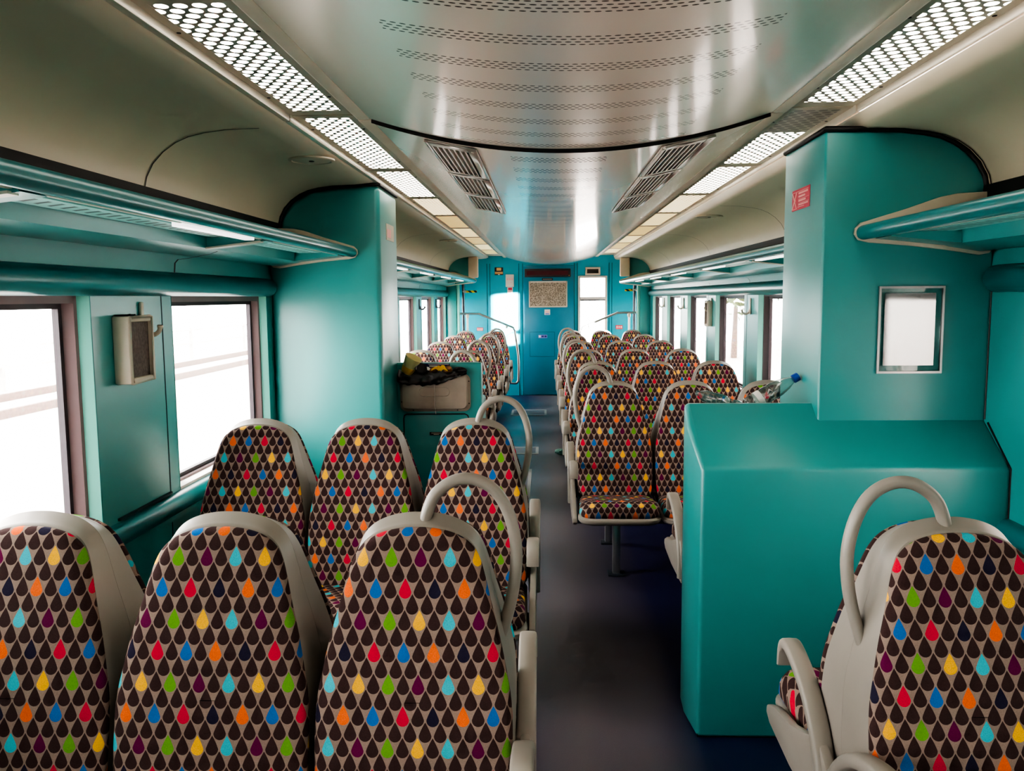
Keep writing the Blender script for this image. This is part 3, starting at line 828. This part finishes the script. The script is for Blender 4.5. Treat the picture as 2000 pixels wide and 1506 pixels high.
lw.add(V, [(0,1,2,3,4), (14,13,12,11,10)]+[(k*5+i, k*5+(i+1) % 5, (k+1)*5+(i+1) % 5, (k+1)*5+i) for k in (0, 1) for i in range(5)])
lw.build('sloping_panel', 'teal', pc, bevel=.018, segs=4)
pm = MB().prism([(x-1.1, z) for x, z in pillar_poly(1, 1.03, .9, 1.655)], 'y', 0, .52); pm.build('pillar', 'teal', pc, bevel=.022, segs=4)
# seal along the top of the pillar
pp = pillar_poly(1, 1.03, .9, 1.655)[1:-2]
MB().tube([(1.03-1.1, .52, pp[0][1]+.003)]+[(x-1.1+.0, -.004, z+.004) for x, z in pp], .011, 8).build('black_seal', 'black', pc, 60)
MB().box(.625-1.1, 1.03-1.1, .11, .47, 0, 1.13).build('bin_housing', 'teal', pc, bevel=.01)
MB().tube([(1.651-1.1,-.008,1.66),(1.651-1.1,-.006,1.17)], .005, 6).tube([(1.650-1.1,-.03,1.16),(1.651-1.1,-.2,1.02),(1.651-1.1,-.2,.1)], .005, 6).build('edge_gap', 'black', pc)
MB().box(-.54,.5,-.19,.1,-.0,.012).build('kick_plate', 'black', pc)
# red sticker on the pillar's aisle face
st = MB().box(1.0285-1.1, 1.0305-1.1, .165, .40, 1.985, 2.068).build('sticker', 'red', pc, label='red safety sticker with white lettering')
b = MB(); X_ = 1.0278-1.1
def sb(y0, y1, z0, z1): b.box(X_, X_+.0008, y0, y1, z0, z1)
# aisle face seen from the front: far edge is on the left
ya, yb = .40, .165
def F(f): return ya+(yb-ya)*f
for (f0, f1, g0, g1) in ((.02,.92,.87,.89),(.38,.9,.74,.83),(.38,.75,.58,.67),(.38,.95,.5,.515),(.38,.78,.38,.47),(.38,.95,.3,.315),(.38,.92,.2,.27),(.34,.7,.12,.15),(.03,.3,.06,.085)):
    sb(min(F(f0), F(f1)), max(F(f0), F(f1)), 1.985+.083*g0, 1.985+.083*g1)
for (f0, g0, f1, g1) in ((.04,.86,.28,.08),(.28,.86,.03,.08)):
    p0 = (X_+.0004, F(f0), 1.985+.083*g0); p1 = (X_+.0004, F(f1), 1.985+.083*g1); b.tube([p0, p1], .003, 6)
b.lathe([(.010,0),(.010,.0008)], 12, Matrix.Translation((X_, F(.17), 2.025)) @ Matrix.Rotation(PI/2, 4, 'Y'))
b.build('sticker_lettering', 'pink_print', st, smooth=0)
ph = thing('poster_holder', 'clear acrylic poster holder on the teal pillar, reflecting the windows', 'poster holder', (1.36, 3.198, 1.345))
MB().box(-.118,.118,-.006,-.001,0,.325).build('backing', 'plexi', ph, bevel=.002)
MB().box(-.098,.088,-.0085,-.0065,.03,.30).build('insert', mat('glossy_poster_face', srgb(205, 208, 205), .07, metal=.9, var=.05), ph)
f = MB(); f.box(-.12,-.112,-.010,-.001,0,.325); f.box(.112,.12,-.010,-.001,0,.325); f.box(-.112,.112,-.010,-.001,0,.008); f.box(-.112,.112,-.010,-.001,.317,.325)
f.build('holder_rim', 'steel', ph)

# ------------------------------------------------------------------ pillar with litter bin
lc = thing('partition_cabinet', 'pale teal pillar with low panel that carries the grey litter bin', 'partition', (-.9, 4.78, 0))
pm = MB().prism([(x+.9, z) for x, z in pillar_poly(-1, -.935, 0, -1.575)], 'y', 0, .56); pm.build('pillar', 'teal', lc, bevel=.03, segs=4)
pp = pillar_poly(-1, -.935, .9, -1.575)[1:-2]
MB().tube([(-.935+.9, .56, pp[0][1]+.003)]+[(x+.9, -.004, z+.004) for x, z in pp], .011, 8).build('black_seal', 'black', lc, 60)
MB().box(-.06, .50, .45, .52, 0, 1.236).build('bin_panel', 'teal', lc, bevel=.014, segs=3)
MB().box(.0, .50, .52, .78, 0, 1.0).build('back_panel', 'teal', lc, bevel=.02)
dl = MB(); yo = .4488
def ol(pts): dl.tube(pts, .004, 6)
ol([(.002,yo,.05),(.002,yo,.885),(.006,yo,.903),(.022,yo,.912),(.39,yo,.912),(.408,yo,.903),(.413,yo,.885),(.413,yo,.05)])
dl.build('door_outline', 'black', lc, 60)
MB().box(.165,.247,.4465,.45,.776,.797).build('door_label', 'print_black', lc, label='small black label on the panel below the bin')
MB().box(.175,.238,.4458,.4465,.789,.7915).box(.19,.225,.4458,.4465,.781,.784).build('label_print', 'cream_edge', lc, smooth=0)
MB().box(.108,.30,.4455,.45,1.198,1.232).build('blue_sign', 'navy', lc, label='narrow navy blue sign with white line above the bin')
MB().box(.165,.295,.4445,.4455,1.226,1.2285).box(.17,.235,.4445,.4455,1.213,1.219).box(.165,.295,.4445,.4455,1.203,1.205).build('sign_print', 'white', lc, smooth=0)
st = MB().box(-.0355+.0,-.0325,.19,.43,1.985,2.08).build('sticker', 'cream_edge', lc, label='pale faded sticker on the pillar side')
MB().box(-.032,-.031,.21,.33,2.0,2.05).build('sticker_print', 'pink_print', st, smooth=0)

lb = thing('litter_bin', 'scuffed grey metal litter bin front on the teal panel', 'litter bin', (-.695, 5.229, .93))
rings = []
def rr(hw, z0, z1, r, y):
    pts = []
    for cx, cz, a0 in ((hw-r, z0+r, -PI/2), (hw-r, z1-r, 0), (-hw+r, z1-r, PI/2), (-hw+r, z0+r, PI)):
        for k in range(6): a = a0+PI/2*k/5; pts.append((cx+r*math.cos(a), y, cz+r*math.sin(a)))
    return pts
lofted([rr(.222,0,.235,.04,0), rr(.222,0,.235,.04,-.006), rr(.206,.016,.235,.035,-.010), rr(.20,.022,.232,.03,-.045), rr(.17,.05,.21,.03,-.05)]).build('bin_front', 'bin', lb, 40)
hd = MB(); pts = [(p[0], p[1], p[2]) for p in rr(.095,.10,.155,.026,-.0505)]; hd.tube(pts+[pts[0]], .0022, 6); hd.build('pressed_handle', 'bin', lb, 60)
for x, z in ((-.213,.06),(.213,.05),(.213,.19),(-.14,.008),(0,.008),(.14,.008)): MB().lathe([(.005,0),(.004,.004)], 8, Matrix.Translation((x,-.006,z)) @ Matrix.Rotation(PI/2, 4, 'X')).build('screw', 'alu_dark', lb)
MB().tube([(-.0,-.052,.19),(.003,-.053,.12),(.001,-.052,.05),(.008,-.052,-.01)], .0012, 5).build('tie_cord', 'white', lb)
# bag draped over the bin's lip
bagm = MB(); N = 44; NJ = 9; V = []; F_ = []
for i in range(N+1):
    t = i/N; x = -.226+.43*t
    drop = .072+.018*math.sin(PI*min(1, t*1.1+.05))-.06*max(0, (t-.45)/.55)**1.6
    rough = lambda k: .004*math.sin(27*t+k*1.7)+.003*math.sin(61*t+k*.9)
    prof = [(-.004,.252),(-.03,.262),(-.052,.258),(-.066,.240)]
    for q_ in range(1, 6): prof.append((-.069-.004*math.sin(q_*1.4+9*t), .240-(drop-.02)*q_/5))
    for k, (y, z) in enumerate(prof): V.append((x+rough(k)*.5, y-abs(rough(k+3)), z+rough(k)))
for i in range(N):
    for j in range(NJ-1): F_.append((i*NJ+j, (i+1)*NJ+j, (i+1)*NJ+j+1, i*NJ+j+1))
bagm.add(V, F_)
bg = bagm.build('bin_bag', 'bag', None, 80); bg.location = (-.695, 5.229, .93); tag(bg, 'black bin bag draped over the top of the grey litter bin', 'bin bag')
sol = bg.modifiers.new('t', 'SOLIDIFY'); sol.thickness = .004
# rubbish
def crumple(name, m, loc, r, seed, lab, cat, sc=(1,1,1), sub=3):
    bm = bmesh.new(); bmesh.ops.create_icosphere(bm, subdivisions=sub, radius=r)
    rg = random.Random(seed)
    dirs = [Vector((rg.uniform(-1,1), rg.uniform(-1,1), rg.uniform(-1,1))).normalized() for _ in range(14)]
    for v in bm.verts:
        d = v.co.normalized(); k = 1
        for q_ in dirs: k -= .28*max(0, d.dot(q_)-.72)*rg.uniform(.8,1.2)/.28
        v.co *= max(.45, k)*rg.uniform(.92,1.06)
        v.co.x *= sc[0]; v.co.y *= sc[1]; v.co.z *= sc[2]
    me = D.meshes.new(name); bm.to_mesh(me); bm.free(); me.materials.append(MT[m])
    o = D.objects.new(name, me); COL.objects.link(o); o.location = loc
    return tag(o, lab, cat)
cupm = Matrix.Rotation(math.radians(-38), 4, 'Y')
cp = thing('paper_cup', 'pale yellow paper cup tipped in the litter bin', 'cup', (-.868, 5.178, 1.178)); cp.rotation_euler = (math.radians(10), math.radians(28), 0); cp.scale = (1.25,)*3
MB().lathe([(.026,0),(.028,.002),(.043,.088),(.0445,.09),(.043,.092),(.040,.088),(.026,.006)], 24).build('cup_wall', 'cup', cp, 60)
MB().lathe([(.0292,.006),(.0352,.036),(.035,.037),(.0285,.007)], 24).build('printed_band', 'mustard', cp, 60)
cl = thing('cup_lid', 'black lid with white lettering beside the yellow paper cup', 'lid', (-.772, 5.15, 1.205)); cl.rotation_euler = (math.radians(62), math.radians(20), 0)
MB().lathe([(.036,0),(.038,.004),(.034,.012),(.024,.014),(.001,.015)], 24).build('lid_disc', 'print_black', cl, 60)
t_ = MB()
for k in range(7):
    a = PI*.75+k*.23; t_.tube([(.026*math.cos(a), .026*math.sin(a), .0145), (.033*math.cos(a), .033*math.sin(a), .0135)], .0018, 5)
t_.build('lettering', 'white', cl)
crumple('paper_scrap', 'white', (-.735,5.175,1.20), .02, 2, 'crumpled pale paper scrap in the middle of the litter bin', 'paper', (1.3,.8,.8))
crumple('paper_scrap', 'brown', (-.70,5.18,1.198), .026, 3, 'crumpled brown paper beside the yellow peel in the litter bin', 'paper', (1.4,.8,.8))
crumple('paper_scrap', 'brown', (-.605,5.18,1.198), .03, 5, 'crumpled brown food bag beyond the yellow peel in the litter bin', 'paper', (1.2,.8,.9))
pe = MB()
for k, (a0, h_) in enumerate(((-70,.05),(-20,.045),(35,.055),(80,.045))):
    a = math.radians(a0); pts = smooth_path([(0,0,.012),(math.sin(a)*h_*.45,-.004,.012+.3*h_*math.cos(a)+.008),(math.sin(a)*h_*.85,-.008,.010+.55*h_*math.cos(a)),(math.sin(a)*h_*1.1,-.014,.004+.4*h_*math.cos(a))], 4)
    n_ = len(pts); pe.tube(pts, [.011-.008*q_/(n_-1) for q_ in range(n_)], 8, sx=.45)
tag(pe.build('banana_peel', 'yellow', None, 60), 'yellow fruit peel on top of the litter bin', 'peel').location = (-.655, 5.165, 1.185)
crumple('crumpled_bag', 'bag', (-.535,5.175,1.196), .028, 9, 'crumpled black plastic at the aisle end of the litter bin', 'plastic', (1.7,.8,.7))

# bottles in the bin behind the partition
def bottle(loc, rot, lab, cap=True, squash=1):
    r = thing('plastic_bottle', lab, 'bottle', loc, 0, 'empty plastic bottles'); r.rotation_euler = rot; r.scale = (1.15, 1.15, 1.12) if cap else (1, 1, 1)
    prof = [(.001,0),(.026,.001),(.030,.006),(.030,.03),(.0285,.034),(.030,.038),(.030,.062),(.0285,.066),(.030,.07),(.030,.094),(.0285,.098),(.030,.102),(.029,.13),(.022,.165),(.0125,.187),(.0118,.2)]
    b_ = MB().lathe(prof, 24); 
    if squash != 1: b_.v = [(x*(1+.15*math.sin(z*90)), y*squash*(1+.2*math.sin(z*130+x*60)), z) for x, y, z in b_.v]
    b_.build('bottle_body', 'pet', r, 60)
    MB().lathe([(.0306,.04),(.0308,.041),(.0308,.06),(.0306,.061)], 24).build('bottle_label', 'white', r, 60) if cap else None
    if cap: MB().lathe([(.0148,.192),(.0155,.194),(.0155,.212),(.014,.214),(.001,.214)], 20).build('bottle_cap', 'blue_cap', r)
bottle((.812, 3.40, 1.195), (math.radians(-4), math.radians(60), 0), 'clear plastic bottle with blue cap leaning on the teal pillar')
bottle((.785, 3.40, 1.182), (math.radians(10), math.radians(-68), 0), 'crumpled clear plastic bottle lying behind the sloping partition top', False, .75)
crumple('tissue', 'white', (.728,3.38,1.222), .014, 21, 'small white tissue poking over the partition top', 'tissue')

# ------------------------------------------------------------------ wall fittings
def wallbox(x, s, y0, y1, z0, z1, lab, d=.05):
    r = thing('wall_box', lab, 'wall box', (x, (y0+y1)/2, z0)); h = z1-z0; w = (y1-y0)/2
    X0, X1 = sorted((0, -s*d))
    fr = MB(); t = .022
    fr.box(X0, X1, -w, -w+t, 0, h); fr.box(X0, X1, w-t, w, 0, h); fr.box(X0, X1, -w+t, w-t, 0, t); fr.box(X0, X1, -w+t, w-t, h-t, h)
    fr.build('box_frame', 'cream_edge', r, bevel=.006)
    a, b_ = sorted((-s*(d-.014), -s*.002)); MB().box(a, b_, -w+t, w-t, t, h-t).build('insert', 'dark_mesh', r)
    MB().lathe([(.006,0),(.006,.006),(.002,.008)], 8, Matrix.Translation((-s*.02, 0, h))).build('screw', 'alu_dark', r)
wallbox(-1.57, -1, 2.985, 3.185, 1.335, 1.583, 'cream box with dark speckled insert on the wall between the near windows', .062)
wallbox(1.65, 1, 8.40, 8.56, 1.34, 1.59, 'grey box under a hook on the wall beyond the teal partition')
def hook(x, s, y, zt, lab, m='white'):
    r = thing('coat_hook', lab, 'hook', (x, y, zt), 0, 'coat hooks between the windows')
    MB().box(*sorted((-.0, -s*.012)), -.013, .013, -.13, 0).build('hook_plate', m, r, bevel=.006)
    pts = smooth_path([(-s*.008,0,-.09),(-s*.018,.01,-.118),(-s*.04,.018,-.128),(-s*.062,.02,-.115),(-s*.068,.02,-.09)], 5)
    MB().tube(pts, [.009]*(len(pts)-3)+[.011,.012,.009], 10).build('hook_arm', m, r, 60)
hook(-1.57, -1, 3.205, 1.635, 'cream coat hook behind the cream wall box between the near windows', 'rail')
for k, (y, w) in enumerate(((6.84,'first'),(8.43,'second, above a grey box'),(10.12,'third'),(11.76,'fourth'))):
    hook(1.65, 1, y, 1.62, f'coat hook on the wall beyond the teal partition, {w}', 'rail')
for y, w in ((10.43,'nearer'),(12.02,'farther')):
    hook(-1.57, -1, y, 1.63, f'{w} coat hook on the wall beyond the litter bin', 'steel_dark')

# ------------------------------------------------------------------ handrails and poles before the end wall
def handrail(s, lab):
    xw = XC+s*HW; r = thing('handrail', lab, 'handrail', (0, 13.42, 0))
    p = [(xw,0,1.39),(XC+s*1.12,0,1.384),(XC+s*1.08,0,1.375),(XC+s*.60,0,1.18),(XC+s*.55,0,1.14),(XC+s*.525,0,1.06),(XC+s*.475,0,.68),(XC+s*.475,0,.36),(XC+s*.49,0,.29),(XC+s*.54,0,.265),(XC+s*.66,0,.28)]
    MB().tube(smooth_path(p, 4), .0175, 12).build('rail_tube', 'steel', r, 60)
    MB().tube([(XC+s*1.285,0,0),(XC+s*1.285,0,1.36)], .016, 12).build('post', 'steel', r, 60)
    MB().lathe([(.02,0),(.026,.01),(.026,.05),(.02,.06)], 12, Matrix.Translation((XC+s*1.285,0,1.32))).build('clamp', 'rail', r)
    MB().tube([(XC+s*.66,0,1.2),(XC+s*.66,.02,1.155)], .02, 10).build('rail_bracket', 'rail', r)
    MB().tube([(XC+s*.66,0,.28),(XC+s*.70,0,.28)], .02, 10).build('rail_end', 'rail', r)
handrail(-1, 'bent steel handrail around the end of the seats beyond the litter bin')
handrail(1, 'bent steel handrail in front of the bright end window')
def pole(x, y, lab): 
    o = MB().tube([(x,y,0),(x,y,1.9)], .022, 12).build('grab_pole', 'steel_dark', None, 60); tag(o, lab, 'pole', 'vertical grab poles at the end of the carriage')
pole(-1.322, 13.56, 'dark vertical grab pole beside the end wall beyond the litter bin')
pole(1.42, 13.56, 'dark vertical grab pole, inner of two beyond the teal partition')
pole(1.545, 13.6, 'thin vertical grab pole next to the wall beyond the teal partition')
def lever(x0, x1, y, z, lab):
    r = thing('striped_lever', lab, 'lever', ((x0+x1)/2, y, z), 0, 'black and yellow striped levers'); w = (x1-x0)/2
    MB().tube([(-w,0,0),(w,0,0)], .018, 10).build('lever_bar', 'stripes', r, 60)
    MB().tube([(w-.01,0,0),(w+.05,0,.01)] if x0 > 0 else [(-w-.05,0,.0),(-w+.01,0,0)], .024, 10).build('lever_clamp', 'rail', r, 60)
lever(-1.28, -1.10, 13.56, 1.74, 'striped lever on the pole beyond the litter bin')
lever(1.27, 1.40, 13.56, 1.742, 'striped lever on the inner pole beyond the teal partition')
lever(1.455, 1.54, 13.56, 1.742, 'short striped lever between the two poles beyond the teal partition')

# ------------------------------------------------------------------ floor items
def hatch(x0, x1, y0, y1, lab, t=.03):
    r = thing('floor_hatch', lab, 'floor hatch', ((x0+x1)/2, (y0+y1)/2, 0), 0, 'floor hatches in the aisle'); a, b = (x1-x0)/2, (y1-y0)/2
    f = MB(); f.box(-a,a,-b,-b+t*1.6,0,.004); f.box(-a,a,b-t*1.6,b,0,.004); f.box(-a,-a+t,-b+t*1.6,b-t*1.6,0,.004); f.box(a-t,a,-b+t*1.6,b-t*1.6,0,.004)
    f.build('hatch_frame', 'hatch', r)
    MB().box(-a+t,a-t,-b+t*1.6,b-t*1.6,0,.002).build('hatch_cover', 'hatch_in', r)
hatch(-.49, .01, 11.62, 12.2, 'far pale framed floor hatch near the end door')
hatch(-.50, -.08, 8.70, 9.12, 'middle pale framed floor hatch in the aisle')
hatch(-.56, -.135, 6.75, 7.92, 'nearest pale framed floor hatch beside the litter bin seats')
ca = crumple('drink_carton', 'foil', (.15, 8.63, .045), .055, 33, 'crushed green and white drinks carton lying on the aisle floor', 'carton', (1.1,.8,.8))

# ------------------------------------------------------------------ outside
MB().box(-40, -2.6, -30, 50, -.9, -.35).build('ground', 'concrete', kind='structure')
MB().box(-2.6, 40, -30, 50, -1.5, -1.0).build('ground.001', 'ballast', kind='structure')
def opost(x, y, h_, lab):
    r = thing('lamp_post', lab, 'lamp post', (x, y, -.35 if x < 0 else -1.0), 0, 'posts outside the windows')
    MB().tube([(0,0,0),(0,0,h_)], .07, 10).build('shaft', 'post', r, 60)
    MB().box(-.12,.5,-.08,.08,h_-.08,h_).build('lamp_arm', 'post', r)
opost(-6.2, 11.2, 5, 'post on the platform seen through the window before the pillar')
opost(-7.5, 6.2, 5, 'post on the platform seen through the nearest window')
pb = thing('platform_bin', 'grey bin on the platform seen through the window before the pillar', 'bin', (-6.0, 12.6, -.35))
MB().lathe([(.2,0),(.24,.9),(.24,.95)], 16).build('bin_body', 'concrete', pb); MB().lathe([(.27,.95),(.27,1.12),(.2,1.16)], 16).build('bin_top', 'post', pb)
fn = thing('platform_fence', 'low fence at the back of the platform', 'fence', (-12, 8, -.35))
f = MB(); 
for z in (.5, .95): f.box(-.03,.03,-26,30,z,z+.06)
f.build('fence_rail', 'concrete', fn)
for k in range(12): MB().box(-.05,.05,-25+k*5-.05,-25+k*5+.05,0,1.05).build('fence_post', 'concrete', fn)
for k in range(2):
    o = MB().box(-9.3-k*1.6,-9.2-k*1.6,-30,50,-.35,-.2).build('track_rail', 'rust'); tag(o, f'{["nearer","farther"][k]} rail of the track seen through the nearest window', 'rail', 'track rails outside')
bd = thing('station_building', 'pale station building outside the windows beyond the teal partition', 'building', (4.9, 6, -1))
MB().box(0,6,-22,5,0,7).build('building_wall', 'building', bd); MB().box(-.9,6.6,-22.5,5.5,7,7.4).build('building_roof', 'post', bd)
for k in range(6): MB().box(-.05,.1,-20.5+k*4.3,-18.9+k*4.3,1.6,3.6).build('building_window', 'bwin', bd)
for k, (x, y, h_) in enumerate(((12,40,4.6),(8,36,4.4),(-19,24,6),(-20,10,6.5))):
    r = thing('station_tree', ['tree behind the end of the station building', 'tree beside the station building', 'tall tree behind the platform fence, farther one', 'tall tree behind the platform fence, nearer one'][k], 'tree', (x, y, -1))
    MB().tube([(0,0,0),(.05,0,h_*.5)], [.14,.09], 8).build('trunk', 'trunk', r, 60)
    c = MB(); rg = random.Random(k)
    for i in range(420):
        d = Vector((rg.gauss(0,1), rg.gauss(0,1), rg.gauss(0,.8))).normalized()*rg.uniform(.3,1)*h_*.32; p0 = Vector((0,0,h_*.72))+d
        a = Vector((rg.uniform(-1,1), rg.uniform(-1,1), rg.uniform(-1,1)))*.25; e = Vector((rg.uniform(-1,1), rg.uniform(-1,1), rg.uniform(-1,1)))*.25
        c.add([p0, p0+a, p0+a+e, p0+e], [(0,1,2,3)])
    c.build('crown', 'leaf', r, 0)

# ------------------------------------------------------------------ light
w = D.worlds.new('World'); SC.world = w; w.use_nodes = True
bgN = w.node_tree.nodes['Background']; bgN.inputs[0].default_value = (1, .965, .93, 1); bgN.inputs[1].default_value = 26.0
def area(name, loc, rot, sx, sy, e, col=(1,1,1), spread=PI, portal=False):
    l = D.lights.new(name, 'AREA'); l.shape = 'RECTANGLE'; l.size = sx; l.size_y = sy; l.energy = e; l.color = col; l.spread = spread
    o = D.objects.new(name, l); COL.objects.link(o); o.location = loc; o.rotation_euler = rot
    if portal: l.cycles.is_portal = True
    return o
for s in (-1, 1):
    for (a, b) in WIN[s]:
        area('window_portal', (XC+s*(HW+.11), (a+b)/2, (ZW0+ZW1)/2), (0, s*PI/2, 0), ZW1-ZW0, b-a, 1, portal=True)
    area('window_portal', (XC+s*(HW+.11), 13.71, 1.0), (0, s*PI/2, 0), 1.5, .58, 1, portal=True)
area('window_portal', (.783, Y1+.12, 1.42), (-PI/2, 0, 0), .5, 1.1, 1, portal=True)
# added unseen lamp standing in for door daylight on the end wall panel
beam = area('sunbeam_lamp', (1.0, 13.2, 1.45), (0,0,0), .16, .82, 110, (1,.97,.9), math.radians(3))
d = Vector((-.66, 14.04, 1.27))-beam.location; beam.rotation_euler = d.to_track_quat('-Z', 'Y').to_euler()
sun = D.lights.new('sun', 'SUN'); sun.energy = 4; sun.angle = .02; so = D.objects.new('sun', sun); COL.objects.link(so); so.rotation_euler = (math.radians(8), math.radians(-12), 0)

# ------------------------------------------------------------------ camera
cam = D.cameras.new('camera'); co = D.objects.new('camera', cam); COL.objects.link(co); SC.camera = co
cam.sensor_width = 36; cam.lens = 36*1639.14/2000; cam.clip_start = .02; cam.clip_end = 200
Rm = ((0.99918538,0.03954347,-0.00805573),(-0.00388047,-0.10454852,-0.99451222),(-0.04016868,0.99373332,-0.10430991))
right = Vector(Rm[0]); down = Vector(Rm[1]); fwd = Vector(Rm[2])
mw = Matrix((( right.x, -down.x, -fwd.x, 0),(right.y, -down.y, -fwd.y, 0),(right.z, -down.z, -fwd.z, 1.64),(0,0,0,1)))
co.matrix_world = mw
SC.view_settings.view_transform = 'AgX'
SC.view_settings.look = 'AgX - High Contrast'
SC.view_settings.exposure = 0.2
SC.cycles.max_bounces = 8; SC.cycles.diffuse_bounces = 4; SC.cycles.glossy_bounces = 3; SC.cycles.use_adaptive_sampling = True; SC.cycles.adaptive_threshold = .07; SC.cycles.adaptive_min_samples = 16; SC.cycles.transparent_max_bounces = 16
SC.cycles.sample_clamp_indirect = 6
SC.cycles.use_denoising = True
